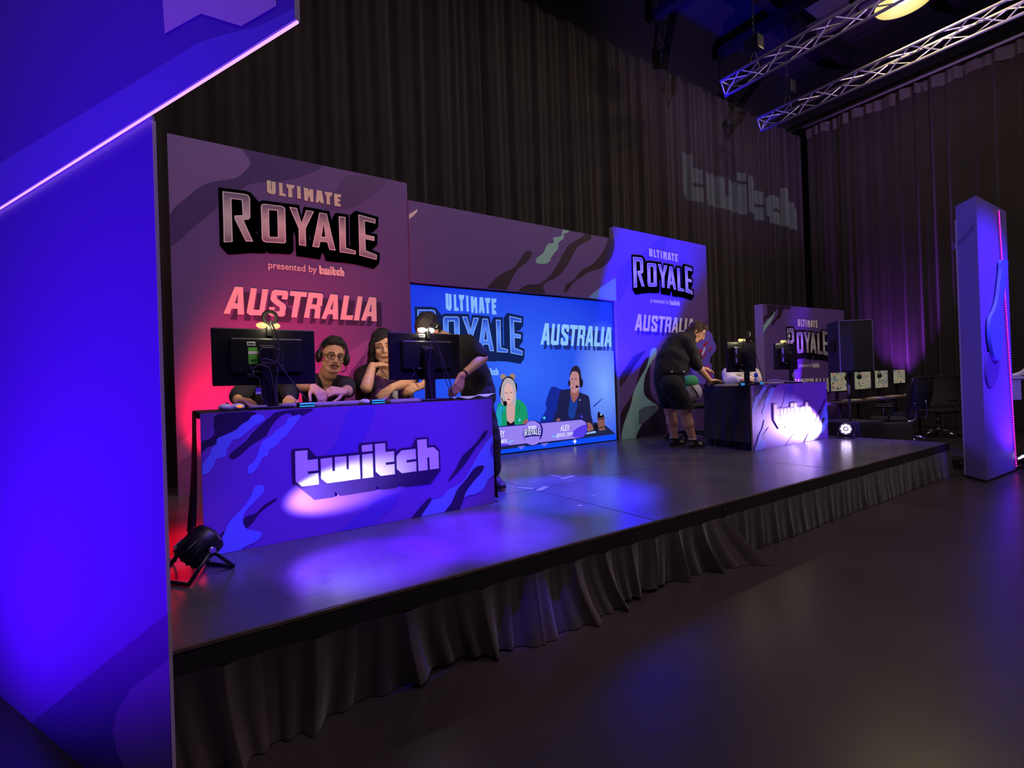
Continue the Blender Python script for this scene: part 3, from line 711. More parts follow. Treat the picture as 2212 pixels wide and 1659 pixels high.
MB().prism([V((wr.x, wr.y, 0))+eb*.0005, V((wr.x, wr.y, 0))+eb*.004, V((wr.x, wr.y, 0))+eb*.004-nb*.009, V((wr.x, wr.y, 0))+eb*.0005-nb*.009], (0, 0, HB-.010), 0).build('edge_profile', mat('edge_plastic', (170, 150, 200), .4), gate)
led = MB().tube([ba-nb*.006-V((0, 0, .0035)), far-nb*.006-V((0, 0, .0035))], .0032, 0, 6).build('led_strip', glow('led_violet', (235, 170, 255), 1.3), gate)
led['label'] = 'glowing pink violet light strip'
# ------------------------------------------------------------------ gaming desks
def moved(mb, M): mb.v = [M @ v for v in mb.v]; return mb
def TM(loc, rz=0): return Matrix.Translation(loc) @ Matrix.Rotation(rz, 4, 'Z')
DH = .738; DW = 1.765
S_LAV = mat('print_periwinkle', (116, 136, 250), .5); S_VIO = mat('print_violet', (120, 70, 190), .5); S_DEEP = mat('print_deep', (46, 22, 82), .5); S_MIDV = mat('print_blueviolet', (96, 62, 196), .5)
W_word = mat('word_white', (242, 236, 250), .5)
DESK_ART = [(S_DEEP, [(10,1060),(15,975),(75,950),(110,910),(105,850),(135,775),(400,760),(330,850),(190,920),(120,990),(60,1010)], G4),
 (S_DEEP, [(215,1080),(230,1050),(330,970),(370,920),(420,870),(500,800),(570,755),(810,735),(720,790),(600,790),(550,830),(490,920),(380,990),(290,1070),(240,1095)], G4),
 (S_VIO, [(540,830),(600,780),(660,775),(640,830),(580,880),(520,930),(480,930)], G4),
 (S_LAV, [(20,1205),(25,1140),(75,1060),(90,1020),(125,980),(130,950),(190,920),(260,890),(300,850),(350,820),(380,785),(430,775),(465,790),(460,820),(400,855),(370,880),(310,930),(280,950),(240,960),(215,1000),(195,1030),(190,1075),(130,1090),(110,1120),(90,1170),(50,1200)], G4),
 (S_LAV, [(345,1180),(350,1150),(400,1100),(430,1020),(450,970),(510,930),(550,890),(610,850),(640,800),(725,780),(690,840),(620,930),(590,950),(550,1000),(500,1030),(490,1070),(450,1090),(420,1150),(380,1195),(355,1200)], G4),
 (S_MIDV, [(760,1290),(840,1130),(960,1000),(1020,860),(1080,740),(1250,730),(1200,900),(1100,1040),(1020,1130),(900,1290)], G4),
 (S_MIDV, [(1000,1640),(1080,1540),(1200,1450),(1260,1390),(1420,1340),(1380,1440),(1280,1520),(1220,1620)], G4),
 (S_DEEP, [(715,440),(800,410),(860,350),(940,300),(972,285),(965,305),(900,350),(830,410),(780,480),(720,530),(697,490)], G5),
 (S_DEEP, [(405,740),(480,620),(555,545),(530,640),(440,760)], G5),
 (S_LAV, [(425,750),(520,620),(560,530),(600,460),(700,360),(760,270),(790,195),(830,178),(868,190),(860,240),(790,320),(720,390),(697,470),(720,530),(770,548),(840,560),(848,590),(800,640),(700,690),(660,728),(560,800),(440,800)], G5),
 (S_LAV, [(1520,1560),(1600,1460),(1660,1390),(1720,1370),(1780,1310),(1870,1260),(1930,1170),(1990,1060),(2085,930),(2130,960),(2130,1160),(2060,1240),(2030,1300),(1980,1340),(1885,1370),(1780,1480),(1700,1560)], G4),
 (S_MIDV, [(2075,1000),(2130,960),(2130,1090),(2090,1080)], G4),
 (S_DEEP, [(1735,1500),(1800,1400),(1840,1310),(1900,1240),(1960,1160),(2010,1140),(2030,1150),(2010,1190),(1950,1260),(1900,1330),(1870,1420),(1830,1480)], G4),
 (S_DEEP, [(1770,1255),(1830,1160),(1870,1080),(1920,1030),(1980,970),(2030,900),(2055,890),(2040,930),(1980,1000),(1940,1060),(1900,1120),(1850,1180)], G4),
 (S_DEEP, [(1480,1560),(1580,1430),(1640,1370),(1652,1390),(1600,1470),(1545,1550)], G4)]
DESK_FLAT = [(m, clip_poly(flat(smooth_loop(p), g, D1Y, .125, ST), (.002, DW-.002, .002, DH-.002))) for m, p, g in DESK_ART]
def desk(x0, Y, label, cloth_back, hem, skew=0.):
    th = thing('gaming_desk', label, 'desk', (x0+DW/2, Y+.35, ST), 'gaming desks')
    mb = MB().box((x0, Y, ST+.001), (x0+DW, Y+.018, ST+DH)); mb.m = [1 if i == 2 else 0 for i in range(6)]; mats = [P_side, S_VIO]
    for k, (m, q) in enumerate(DESK_FLAT):
        if len(q) < 3: continue
        if m not in mats: mats.append(m)
        mb.add([V((x0+a, Y-.0005-.0004*k, ST+b)) for a, b in q], [tuple(t) for t in tessellate_polygon([[V((a, b, 0)) for a, b in q]])], mats.index(m))
    mb.build('front_panel', mats, th)
    A = Art(lambda a, b, h: V((x0+a, Y-h, ST+b)))
    A.poly(L_TWO, S_DEEP, .0072)
    for a in L_TW: A.poly(a, W_word, .0084)
    A.build('block_lettering', th)
    top = ST+DH
    MB().prism([(x0-.01, Y+.02, top-.028), (x0+DW+.01, Y+.02, top-.028), (x0+DW+.01, Y+cloth_back, top-.028), (x0-.01+skew, Y+cloth_back, top-.028)], (0, 0, .032)).build('tabletop', M_blackm, th)
    for sx in (.06+skew, DW-.06):
        for sy in (.07, cloth_back-.05):
            MB().cyl((x0+sx, Y+sy, ST), (x0+sx, Y+sy, top-.03), .016, mi=0, seg=12).build('leg', M_steel, th)
    MB().grid(lambda u, v: V((x0-.012+skew*u-(.004+.035*v*v)-.012*v*math.sin(u*26+1), Y+.0+cloth_back*u, top-(top-ST-hem)*v)), 60, 10).build('side_cloth', mat('table_cloth', (40, 34, 46), .85, bump=.1, bscale=50), th)
    MB().grid(lambda u, v: V((x0+DW+.012+.03*v*v+.01*v*math.sin(u*24), Y+.02+(cloth_back-.02)*u, top-(top-ST-.02)*v)), 50, 8).build('side_cloth', MATS['table_cloth'], th)
    return th
desk(.125, D1Y, 'left gaming desk with white block lettering in front of the pink banner', .62, .01)
D2X, D2Y = 5.372, 3.165
desk(D2X, D2Y, 'right gaming desk whose white lettering is washed out by a white light spot', .70, .10, .16)
TOP1 = ST+DH+.004; TOP2 = TOP1

# ------------------------------------------------------------------ monitors seen from behind, with ring lights and leads
M_mon = mat('monitor_shell', (26, 25, 30), .34, noise=.08, nscale=20)
M_lamp = glow('lamp_warm', (255, 226, 140), 1.05)
M_lampw = glow('lamp_white', (240, 245, 225), 1.4)
def monitor(x0, x1, z0, z1, Y, top, label, group, stickers=(), rot=0.):
    cx = (x0+x1)/2; th = thing('monitor', label, 'monitor', (cx, Y, top), group)
    M = Matrix.Translation((cx, Y, 0)) @ Matrix.Rotation(rot, 4, 'Z'); w, h = (x1-x0)/2, (z1-z0)
    P = lambda mb, n, m: moved(mb, M).build(n, m, th)
    P(MB().box((-w, -.008, z0), (w, .02, z1), bev=.006), 'shell', M_mon)
    P(MB().box((-w+.012, .0201, z0+.016), (w-.012, .0225, z1-.012)), 'screen', glow('monitor_screen', (235, 215, 195), 2.2))
    P(MB().box((-w*.68, -.034, z0+h*.22), (w*.72, -.008, z1-h*.17), bev=.010), 'back_panel', M_mon)
    P(MB().box((-w*.16, -.042, z0+h*.30), (w*.14, -.034, z1-h*.30), bev=.004), 'mount_plate', M_mon)
    P(MB().box((-.036, -.075, top+.012), (.036, -.0425, z0+h*.66), bev=.006).box((-.045, -.088, z0+h*.30), (.0-.03, -.044, z0+h*.62), bev=.004), 'stand_column', M_black)
    P(MB().box((-.12, -.13, top), (.12, .06, top+.014), bev=.005), 'stand_base', M_black)
    mb = MB()
    for k in range(4): mb.box((-w*.28+.02*k, -.0362, z0+h*.225), (-w*.28+.02*k+.012, -.0345, z0+h*.25))
    P(mb, 'port_strip', M_alu)
    for n, a, b, c, d, m, l in stickers:
        o = P(MB().box((-w+2*w*a, -.0352, z0+h*b), (-w+2*w*c, -.0343, z0+h*d)), n, m); o['label'] = l
        if 'green' in l:
            bx = lambda q0, q1, r0, r1, mm, nn: P(MB().box((-w+2*w*(a+(c-a)*q0), -.0358, z0+h*(b+(d-b)*r0)), (-w+2*w*(a+(c-a)*q1), -.0353, z0+h*(b+(d-b)*r1))), nn, mm)
            bx(0, 1, .60, .76, P_white, 'sticker_stripe')
            mbk = MB()
            for q in range(4): mbk.box((-w+2*w*(a+(c-a)*(.26+.13*q)), -.0360, z0+h*(b+(d-b)*.16)), (-w+2*w*(a+(c-a)*(.35+.13*q)), -.0354, z0+h*(b+(d-b)*(.26+.04*(q % 2)))))
            P(mbk, 'sticker_marks', M_blackm)
        else:
            P(MB().box((-w+2*w*(a+(c-a)*.1), -.0357, z0+h*(b+(d-b)*.3)), (-w+2*w*(a+(c-a)*.9), -.0353, z0+h*(b+(d-b)*.62))), 'sticker_print', M_blackm)
    return th
lab_w = mat('label_paper', (205, 205, 205), .6); lab_g = mat('label_green', (96, 190, 50), .6)
P0, P1 = at(455, 707, Y=3.29), at(682, 829, Y=3.29)
mon1 = monitor(P0.x, P1.x, P1.z, P0.z, 3.29, TOP1, 'large black monitor with green sticker on the left gaming desk', 'monitors on the gaming desks',
        [('sticker', .315, .69, .395, .76, lab_w, 'small white paper label'), ('sticker', .325, .37, .415, .66, lab_g, 'bright green sticker')])
Q0, Q1 = at(838, 717, Y=3.29), at(994, 818, Y=3.29)
mon2 = monitor(Q0.x, Q1.x, Q1.z, Q0.z, 3.29, TOP1, 'black monitor hiding the bending man on the left gaming desk', 'monitors on the gaming desks',
        [('sticker', .39, .90, .47, .965, lab_w, 'small white paper label')])
A0, A1 = at(1569, 738, Y=3.30), at(1632, 803, Y=3.30)
mon3 = monitor(A0.x, A1.x, A1.z, A0.z, 3.30, TOP2, 'black monitor in front of the white shirt on the right gaming desk', 'monitors on the gaming desks', [('sticker', .2, .3, .26, .8, mat('violet_strip', (150, 110, 235), .4), 'violet lit strip')])
B0, B1 = at(1673, 741, Y=3.30), at(1722, 798, Y=3.30)
mon4 = monitor(B0.x, B1.x, B1.z, B0.z, 3.30, TOP2, 'black monitor at the right end of the right gaming desk', 'monitors on the gaming desks', [('sticker', .2, .3, .26, .8, MATS['violet_strip'], 'violet lit strip')])
def ring_light(mx, z, Y, cx, cz, R, label, warm, tilt):
    th = thing('ring_light', label, 'lamp', (mx, Y, z), 'ring lights on the monitors')
    n = V((.12, 1, tilt))
    MB().box((mx-.014, Y-.03, z-.045), (mx+.014, Y-.0105, z+.012), bev=.003).box((mx-.014, Y-.0105, z+.0005), (mx+.014, Y+.03, z+.012), bev=.003).build('clamp', M_black, th)
    MB().tube(spline([(mx+.006, Y-.012, z+.01), (mx+.012, Y-.02, z+.05), (cx+.004, Y-.01, cz-R*.9)]), .005, 0, 8).build('gooseneck', M_black, th)
    MB().torus((cx, Y+.0, cz), n, R, R*.30, 0, 40, 10).build('ring_housing', M_blackm, th)
    MB().torus(V((cx, Y, cz))+n.normalized()*R*(.24 if warm else .12), n, R*(.92 if warm else .9), R*(.12 if warm else .24), 0, 40, 8).build('ring_diffuser', M_lampw, th)
    mb = MB().ell((mx-.032, Y+.008, z+.022), .034, .016, .019).ell((mx+.032, Y+.008, z+.022), .034, .016, .019)
    o = mb.build('glow_pad', M_lamp if warm else M_lampw, th); o['label'] = 'bright glowing pad'
    return th
Pr = at(583, 686, Y=3.29)
ring_light(at(580, 707, Y=3.29).x, P0.z, 3.29, Pr.x, Pr.z, .036, 'ring light with warm glow clipped on the green sticker monitor', True, 0.1)
Pr = at(940, 704, Y=3.29)
ring_light(at(922, 717, Y=3.29).x, Q0.z, 3.29, Pr.x, Pr.z, .024, 'white glowing ring light clipped on the monitor hiding the bending man', False, .8)
Pr = at(1618, 722, Y=3.30)
ring_light(at(1604, 739, Y=3.3).x, A0.z, 3.30, Pr.x, Pr.z, .036, 'ring light clipped on the monitor by the white shirt', True, .1)
Pr = at(1704, 726, Y=3.30)
ring_light(at(1694, 741, Y=3.3).x, B0.z, 3.30, Pr.x, Pr.z, .034, 'ring light clipped on the right end monitor', True, .1)
for nm, p in (('ring_glow', (at(580, 700, Y=3.27))), ('ring_glow', at(920, 712, Y=3.27)), ('ring_glow', at(1602, 734, Y=3.28)), ('ring_glow', at(1694, 736, Y=3.28))):
    l = bpy.data.lights.new(nm, 'POINT'); l.energy = RINGP; l.color = (1, .86, .5); l.shadow_soft_size = .02
    o = bpy.data.objects.new(nm, l); C.objects.link(o); o.location = p+V((0, -.05, -.004))
    area('ring_light_beam', p+V((0, .07, .05)), p+V((.02, .6, .0)), (1, .74, .5), RINGF, .07, .07)

M_cable = mat('cable_rubber', (58, 52, 66), .5); M_cablew = mat('cable_white', (190, 185, 190), .5)
def cable(pts, r, label, m=None, Y=3.2, grp='leads hanging on the gaming desks'):
    q = [at(p[0], p[1], Y=p[2] if len(p) > 2 else Y) for p in pts]
    o = MB().tube(spline(q, 8), r, 0, 8).build('cable', m or M_cable); return tag(o, label, 'cable', grp)
cable([(588,700),(597,722),(602,745),(600,790),(597,835),(600,878)], .0042, 'thick black lead running down from the warm ring light', Y=3.185)
cable([(590,730),(592,750),(607,760),(612,788),(603,787),(597,775)], .0022, 'thin loose lead looped right of the green sticker monitor stand', Y=3.18)
cable([(597,785),(585,778),(568,775),(566,783),(590,784),(600,776)], .0025, 'coiled grey lead tied round the first monitor stand', Y=3.18)
cable([(546,797),(560,788),(572,790),(583,800),(592,840),(598,870)], .0032, 'lead plugged under the green sticker and curving down the stand', Y=3.175)
cable([(540,786),(545,800),(550,812),(561,820),(560,845),(570,866)], .0025, 'lead hanging from the small box behind the first monitor', Y=3.2)
cable([(602,784),(622,812),(640,835),(660,860),(675,872),(700,880),(740,873)], .0034, 'black lead sweeping right across the front of the left desk', Y=3.15)
cable([(925,715),(934,730),(931,760),(926,790),(929,820),(935,865)], .0030, 'thin lead falling from the white ring light beside the stand', Y=3.19)
cable([(936,722),(948,755),(962,795),(972,825),(978,858)], .0042, 'thick lead slanting down right in front of the second monitor', Y=3.18)
cable([(939,730),(950,765),(958,800),(966,830),(985,868)], .0030, 'thinner lead twisted beside the slanting one on the second monitor', Y=3.17)
cable([(893,793),(896,806),(890,815),(897,826),(905,838)], .0024, 'short lead held below the second monitor', Y=3.2)
cable([(1606,738),(1604,750),(1612,765),(1626,790),(1640,818)], .0035, 'lead falling from the ring light by the white shirt', Y=3.2)
cable([(1622,735),(1632,762),(1640,790),(1648,822)], .0035, 'straight thin lead right of the monitor by the white shirt', Y=3.18)
cable([(1598,798),(1612,806),(1625,812),(1634,820)], .0035, 'pale lead drooping under the monitor by the white shirt', M_cablew, Y=3.24)
cable([(1712,815),(1715,805),(1720,806),(1716,822),(1735,826),(1742,823)], .004, 'white lead looped at the right end monitor foot', M_cablew, Y=3.22)
cable([(1658,822),(1680,821),(1700,824),(1730,825),(1740,829)], .004, 'white lead lying along the edge of the right desk', M_cablew, Y=3.21)
o = MB().box((-.02, -.018, -.012), (.02, .018, .012), bev=.003); pb = at(541, 812, Y=3.21); moved(o, Matrix.Translation(pb)); tag(o.build('power_brick', M_black), 'small black box hanging behind the green sticker monitor', 'adapter')
q = at(558, 843, Y=3.2); o = MB().box((q.x-.014, q.y-.002, q.z-.008), (q.x+.014, q.y, q.z+.014), 0).box((q.x-.014, q.y-.0025, q.z-.022), (q.x+.014, q.y, q.z-.009), 1).build('cable_tag', [S_VIO, lab_w]); tag(o, 'small violet and white tag on a lead below the first monitor', 'tag')

# ------------------------------------------------------------------ things lying on the desks
def on_top(px, Y, top): p = at(px, 870, Y=Y); return V((p.x, Y, top))
M_keys = mat('key_caps', (196, 188, 186), .5); M_kb = mat('keyboard_body', (150, 140, 136), .5)
def keyboard(c, w, d, label, rz=0, dark=False):
    th = thing('keyboard', label, 'keyboard', c, 'keyboards on the gaming desks'); M = TM(c, rz)
    moved(MB().box((-w/2, -d/2, 0), (w/2, d/2, .016), bev=.004), M).build('case', M_kb if not dark else M_black, th)
    mb = MB(); nx = 15
    for i in range(nx):
        for j in range(5):
            x = -w/2+.008+(w-.016)*i/nx; y = -d/2+.008+(d-.016)*j/5
            mb.box((x, y, .0161), (x+(w-.016)/nx-.003, y+(d-.016)/5-.003, .024))
    moved(mb, M).build('keys', M_keys, th); return th
def hub(c, label, col):
    th = thing('controller_hub', label, 'controller', c, 'glowing controllers on the gaming desks')
    M = TM(c, .1)
    moved(MB().box((-.045, -.03, 0), (.045, .03, .03), bev=.008), M).build('case', M_black, th)
    moved(MB().box((-.043, -.0325, .004), (.043, -.0302, .010)).box((-.043, -.0325, .018), (.043, -.0302, .025)), M).build('light_bar', glow('cyan_glow', col, 1.4), th)
def mouse(c, label, m):
    th = thing('computer_mouse', label, 'mouse', c, 'mice on the gaming desks')
    MB().ell((c.x, c.y, c.z+.012), .032, .055, .022).build('body', m, th); MB().cyl((c.x-.004, c.y-.02, c.z+.034), (c.x+.004, c.y-.02, c.z+.034), .007, mi=0, seg=10).build('wheel', M_black, th)
keyboard(on_top(735, 3.24, TOP1), .34, .13, 'long pale keyboard in front of the seated man in headphones')
keyboard(on_top(872, 3.115, TOP1), .21, .09, 'short pale keyboard in front of the woman')
keyboard(on_top(640, 3.40, TOP1), .2, .12, 'small pale keyboard behind the green sticker monitor')
hub(on_top(660, 3.13, TOP1), 'cyan glowing controller in front of the seated man', (40, 150, 255))
hub(on_top(813, 3.13, TOP1), 'blue glowing controller in front of the woman', (60, 160, 255))
mouse(on_top(788, 3.16, TOP1), 'white mouse beside the blue glowing controller', lab_w)
mouse(on_top(845, 3.38, TOP1), 'black mouse under the hand of the woman', M_black)
c = on_top(500, 3.16, TOP1); th = thing('game_controller', 'white game controller with an orange light at the left desk end', 'controller', c)
mb = MB().ell(c+V((-.03, 0, .02)), .035, .03, .02).ell(c+V((.03, 0, .02)), .035, .03, .02).box(tuple(c+V((-.035, -.022, .008))), tuple(c+V((.035, .022, .032))), bev=.006); mb.build('body', lab_w, th)
MB().ell(c+V((.035, -.024, .022)), .018, .008, .008).build('light', glow('orange_glow', (255, 150, 40), 1.2), th)
for sx in (-.02, .02): MB().cyl(c+V((sx, 0, .03)), c+V((sx, 0, .046)), .008).build('thumb_stick', M_black, th)
c = on_top(560, 3.2, TOP1); tag(MB().box((c.x-.05, c.y-.02, c.z), (c.x+.04, c.y+.03, c.z+.022), bev=.006).build('adapter_box', M_kb), 'pale flat box at the foot of the green sticker monitor', 'box')
c = on_top(853, 3.48, TOP1); tag(moved(MB().box((-.024, -.008, 0), (.024, .008, .075), bev=.005), TM(c, .2)).build('carton', lab_w), 'small upright white carton behind the short keyboard', 'box')
c = on_top(1020, 3.18, TOP1)
o = MB().grid(lambda u, v: V((c.x-.17+.34*u, c.y-.05+.11*v+.01*math.sin(u*9), c.z+.010+.008*math.sin(u*14+v*3)+.016*u*u)), 40, 8)
o = o.grid(lambda u, v: V((c.x-.17+.34*u, c.y-.05+.11*v+.01*math.sin(u*9), c.z+.003+.008*max(0, math.sin(u*14+v*3))*.2)), 40, 8)
tag(o.build('cleaning_cloth', lab_w), 'crumpled white cloth on the right end of the left desk', 'cloth')
c = on_top(1572, 3.24, TOP2); keyboard(c, .3, .11, 'pale keyboard under the hand of the man in shorts')
keyboard(on_top(1670, 3.26, TOP2), .34, .11, 'pale keyboard in front of the right end monitor', .0, False)
hub(on_top(1600, 3.2, TOP2), 'blue glowing controller by the white shirt', (70, 170, 255))
hub(on_top(1641, 3.2, TOP2), 'blue glowing controller at the middle of the right desk', (50, 120, 230))
c = on_top(1635, 3.35, TOP2); th = thing('water_bottle', 'small blue capped bottle on the right gaming desk', 'bottle', c)
MB().lathe([(0, 0), (.024, 0), (.025, .06), (.012, .085), (.012, .095)], c, seg=16).build('bottle_body', mat('clear_blue', (170, 190, 220), .2), th); MB().lathe([(.016, .09), (.022, .10), (.022, .135), (0, .14)], c, seg=16).build('cap', mat('blue_cap', (30, 70, 220), .4), th)
q = at(1540, 958, Z=ST); tag(MB().box((5.62, 3.60, ST), (5.86, 3.80, ST+.085), bev=.01).build('storage_case', M_black), 'low black case on the stage under the right desk', 'case')
for px, py, r_, l in ((1253, 1093, .018, 'small white paper scrap on the stage in front of the video wall'), (1281, 1072, .010, 'tiny pale scrap near the stage seam')):
    q = at(px, py, Z=ST); tag(MB().prism([(q.x-r_, q.y-r_*.5, ST+.0008), (q.x+r_*.8, q.y-r_*.7, ST+.0008), (q.x+r_, q.y+r_*.4, ST+.0008), (q.x, q.y+r_*.2, ST+.0008), (q.x-r_*.7, q.y+r_*.7, ST+.0008)], (0, 0, .003)).build('paper_scrap', lab_w), l, 'paper', 'paper scraps on the stage')
q = at(2055, 1008, Z=0); th = thing('cable_box', 'small black box with a yellow mark on the floor left of the blue pillar', 'box', q)
MB().box((q.x-.16, q.y-.12, 0), (q.x+.16, q.y+.12, .12), bev=.012).build('box_body', M_black, th); MB().box((q.x-.15, q.y-.1215, .07), (q.x-.06, q.y-.1201, .085)).build('yellow_mark', mat('yellow_mark', (230, 200, 60), .5), th)

# ------------------------------------------------------------------ stage lamps (LED cans)
def par_can(c, target, label, lit, cab=None):
    th = thing('stage_lamp', label, 'stage lamp', V((c.x, c.y, ST if c.z > ST else 0)), 'led stage lamps')
    d = (V(target)-c).normalized(); x, y, _ = frame(d)
    MB().lathe([(0, -.062), (.045, -.062), (.062, -.054), (.066, -.015), (.076, .01), (.080, .055), (.078, .072), (.073, .072), (.071, .058), (0, .058)], c, d, 0, 28).build('can', M_black, th)
    mb = MB()
    for k in range(14):
        t = 2*math.pi*k/14; r = (x*math.cos(t)+y*math.sin(t)); s = (y*math.cos(t)-x*math.sin(t))
        p = [c+r*.058-d*.060, c+r*.078-d*.054, c+r*.080-d*.008, c+r*.058-d*.008]
        mb.prism([q-s*.002 for q in p], s*.004)
    mb.build('cooling_fins', M_black, th)
    mb = MB()
    for k in range(9):
        rr = 0 if k == 8 else .045; t = 2*math.pi*k/8
        mb.ell(c+d*.060+(x*math.cos(t)+y*math.sin(t))*rr, .0165, .0165, .006, (x, y, d), 0, 12, 6)
    o = mb.build('lens_array', glow('lamp_led', (225, 205, 255), 9.) if lit else glow('lamp_led_side', (150, 90, 255), 4.), th)
    hx = V((d.x, d.y, 0)).normalized(); sx = V((-hx.y, hx.x, 0)); g = th.location.z
    for s in (-1, 1):
        MB().cyl(c+sx*s*.082, c+sx*s*.100, .017, .014, 0, 12).build('yoke_knob', M_chrome if not lit else M_black, th)
    for f in (-1, 1):
        a = V((c.x, c.y, g+.006))+hx*f*.12
        mb = MB()
        for s in (-1, 1): mb.tube([c+sx*s*.090, V((c.x, c.y, g+.01))+hx*f*.115+sx*s*.09], .009, 0, 8)
        mb.tube([V((c.x, c.y, g+.01))+hx*f*.115-sx*.09, V((c.x, c.y, g+.01))+hx*f*.115+sx*.09], .009, 0, 8)
        mb.build('stand_leg', M_black, th)
    return th
H1 = at(665, 1085, Y=D1Y); PC1 = V((.085, 2.76, ST+.125)); par_can(PC1, (.48, 3.05, ST+.40), 'black led stage lamp on the stage at the left desk corner', False)
H2 = at(1725, 925, Y=D2Y); PC2 = at(1830, 926, Y=2.99); par_can(PC2, at(1640, 960, Y=2.6), 'lit stage lamp with white led cluster right of the right desk', True)
PC3 = at(2221, 1013, X=8.42); PC3.z = .10; par_can(PC3, (8.1, 2.2, 1.0), 'lit stage lamp on the floor at the right edge beyond the pillar', True)
o = MB().tube(spline([(-.09, 3.3, ST+.006), (-.05, 3.2, ST+.007), (.0, 3.0, ST+.02), (.0, 2.87, ST+.10)], 8), .005).build('cable', mat('cable_orange', (190, 140, 90), .5)); tag(o, 'pale lead running to the stage lamp at the left desk corner', 'cable')

# ------------------------------------------------------------------ loudspeaker on its pole over a bass bin
sp_c = at(1831, 745, X=7.86)
rz = math.radians(229.5-270)
M = Matrix.Translation((sp_c.x, sp_c.y, 0)) @ Matrix.Rotation(rz, 4, 'Z')
zt_, zb_ = at(1840, 692, X=7.75).z, at(1840, 804, X=7.75).z
th = thing('loudspeaker', 'tall black loudspeaker on a pole right of the right gaming desk', 'loudspeaker', (sp_c.x, sp_c.y, zb_))
M_cab = mat('speaker_cabinet', (48, 44, 56), .65, bump=.1, bscale=200)
mb = MB().prism([(-.215, -.2, zb_), (.215, -.2, zb_), (.15, .24, zb_), (-.15, .24, zb_)], (0, 0, zt_-zb_)); moved(mb, M).build('cabinet', M_cab, th)
mb = MB().box((-.20, -.214, zb_+.015), (.20, -.2005, zt_-.015), bev=.004); moved(mb, M).build('grille', mat('grille', (30, 28, 34), .8, bump=.5, bscale=500), th)
mb = MB().box((-.218, -.216, zb_), (-.205, -.199, zt_)).box((.205, -.216, zb_), (.218, -.199, zt_)).box((-.218, -.216, zt_-.012), (.218, -.199, zt_+.001)); moved(mb, M).build('grille_frame', mat('speaker_edge', (110, 100, 130), .5), th)
mb = MB().box((-.222, -.07, zb_+.30), (-.180, .06, zb_+.46), bev=.008); moved(mb, M).build('side_handle', M_black, th)
sub_t = .55; sub_c = V((sp_c.x+.02, sp_c.y+.04, 0))
th = thing('bass_speaker', 'low black bass speaker box carrying the loudspeaker pole beside the stage', 'loudspeaker', sub_c)
M2 = Matrix.Translation(sub_c) @ Matrix.Rotation(rz*.6, 4, 'Z')
moved(MB().box((-.29, -.29, .0), (.29, .29, sub_t), bev=.01), M2).build('cabinet', M_cab, th)
moved(MB().box((-.26, -.302, .03), (.26, -.2901, sub_t-.03), bev=.004), M2).build('grille', MATS['grille'], th)
th = thing('speaker_pole', 'grey pole between the bass speaker and the loudspeaker', 'pole', (sp_c.x, sp_c.y, sub_t))
MB().cyl((sp_c.x, sp_c.y, sub_t+.001), (sp_c.x, sp_c.y, zb_-.003), .018).build('tube', mat('pole_grey', (150, 140, 170), .35, .6), th)
MB().cyl((sp_c.x, sp_c.y, (sub_t+zb_)/2-.03), (sp_c.x, sp_c.y, (sub_t+zb_)/2+.03), .026).build('collar', M_black, th)
th = thing('floor_monitor', 'small black wedge speaker on the floor right of the bass speaker', 'loudspeaker', (8.33, 2.86, 0))
moved(MB().prism([(-.2, -.16, 0), (-.2, .18, 0), (-.2, .12, .50), (-.2, -.08, .50)], (.4, 0, 0)), TM((8.33, 2.86, 0), rz)).build('cabinet', M_cab, th)
moved(MB().prism([(-.18, -.157, .06), (-.18, -.087, .46), (-.18, -.095, .46), (-.18, -.167, .06)], (.36, 0, 0)), TM((8.33, 2.86, 0), rz)).build('grille', MATS['grille'], th)
# ------------------------------------------------------------------ computer table with four monitors beyond the stage
TY, TZ = 3.50, .775
th = thing('computer_table', 'long dark table with four lit monitors beyond the stage end', 'table', (9.9, 3.8, 0))
MB().box((8.35, TY, TZ-.03), (11.75, TY+.48, TZ), bev=.005).build('tabletop', mat('table_dark', (70, 62, 74), .5), th)
for x in (8.45, 10.0, 11.65):
    for y in (TY+.06, TY+.43): MB().cyl((x, y, 0), (x, y, TZ-.03), .02, mi=0, seg=10).build('leg', M_steel, th)
def pic(name, seedv):
    m = bpy.data.materials.new(name); m.use_nodes = True; nt = m.node_tree; b = nt.nodes['Principled BSDF']; b.inputs['Base Color'].default_value = (.02, .02, .02, 1)
    tc = nt.nodes.new('ShaderNodeTexCoord'); mp = nt.nodes.new('ShaderNodeMapping'); mp.inputs['Location'].default_value = (seedv, seedv*.7, seedv*1.3); mp.inputs['Scale'].default_value = (9, 9, 15)
    n = nt.nodes.new('ShaderNodeTexVoronoi'); n.inputs['Scale'].default_value = 2.2; nt.links.new(tc.outputs['Object'], mp.inputs[0]); nt.links.new(mp.outputs[0], n.inputs['Vector'])
    r = nt.nodes.new('ShaderNodeValToRGB'); els = r.color_ramp.elements
    cs = [(0, (150, 150, 120)), (.3, (176, 172, 140)), (.55, (140, 150, 130)), (.75, (190, 130, 110)), (.88, (120, 140, 160)), (1, (60, 60, 70))]
    for i, (p, c) in enumerate(cs):
        e_ = els[i] if i < 2 else els.new(p); e_.position = p; e_.color = (*lin(c), 1)
    sx = nt.nodes.new('ShaderNodeSeparateColor'); nt.links.new(n.outputs['Color'], sx.inputs[0]); nt.links.new(sx.outputs[0], r.inputs[0])
    nt.links.new(r.outputs[0], b.inputs['Emission Color']); b.inputs['Emission Strength'].default_value = .55; return m
G9 = ((1760, 640), 4.365)
names = ['lit monitor nearest the loudspeaker pole on the far table', 'second lit monitor from the loudspeaker on the far table', 'third lit monitor, behind the first office chair back', 'smallest lit monitor at the far end of the row']
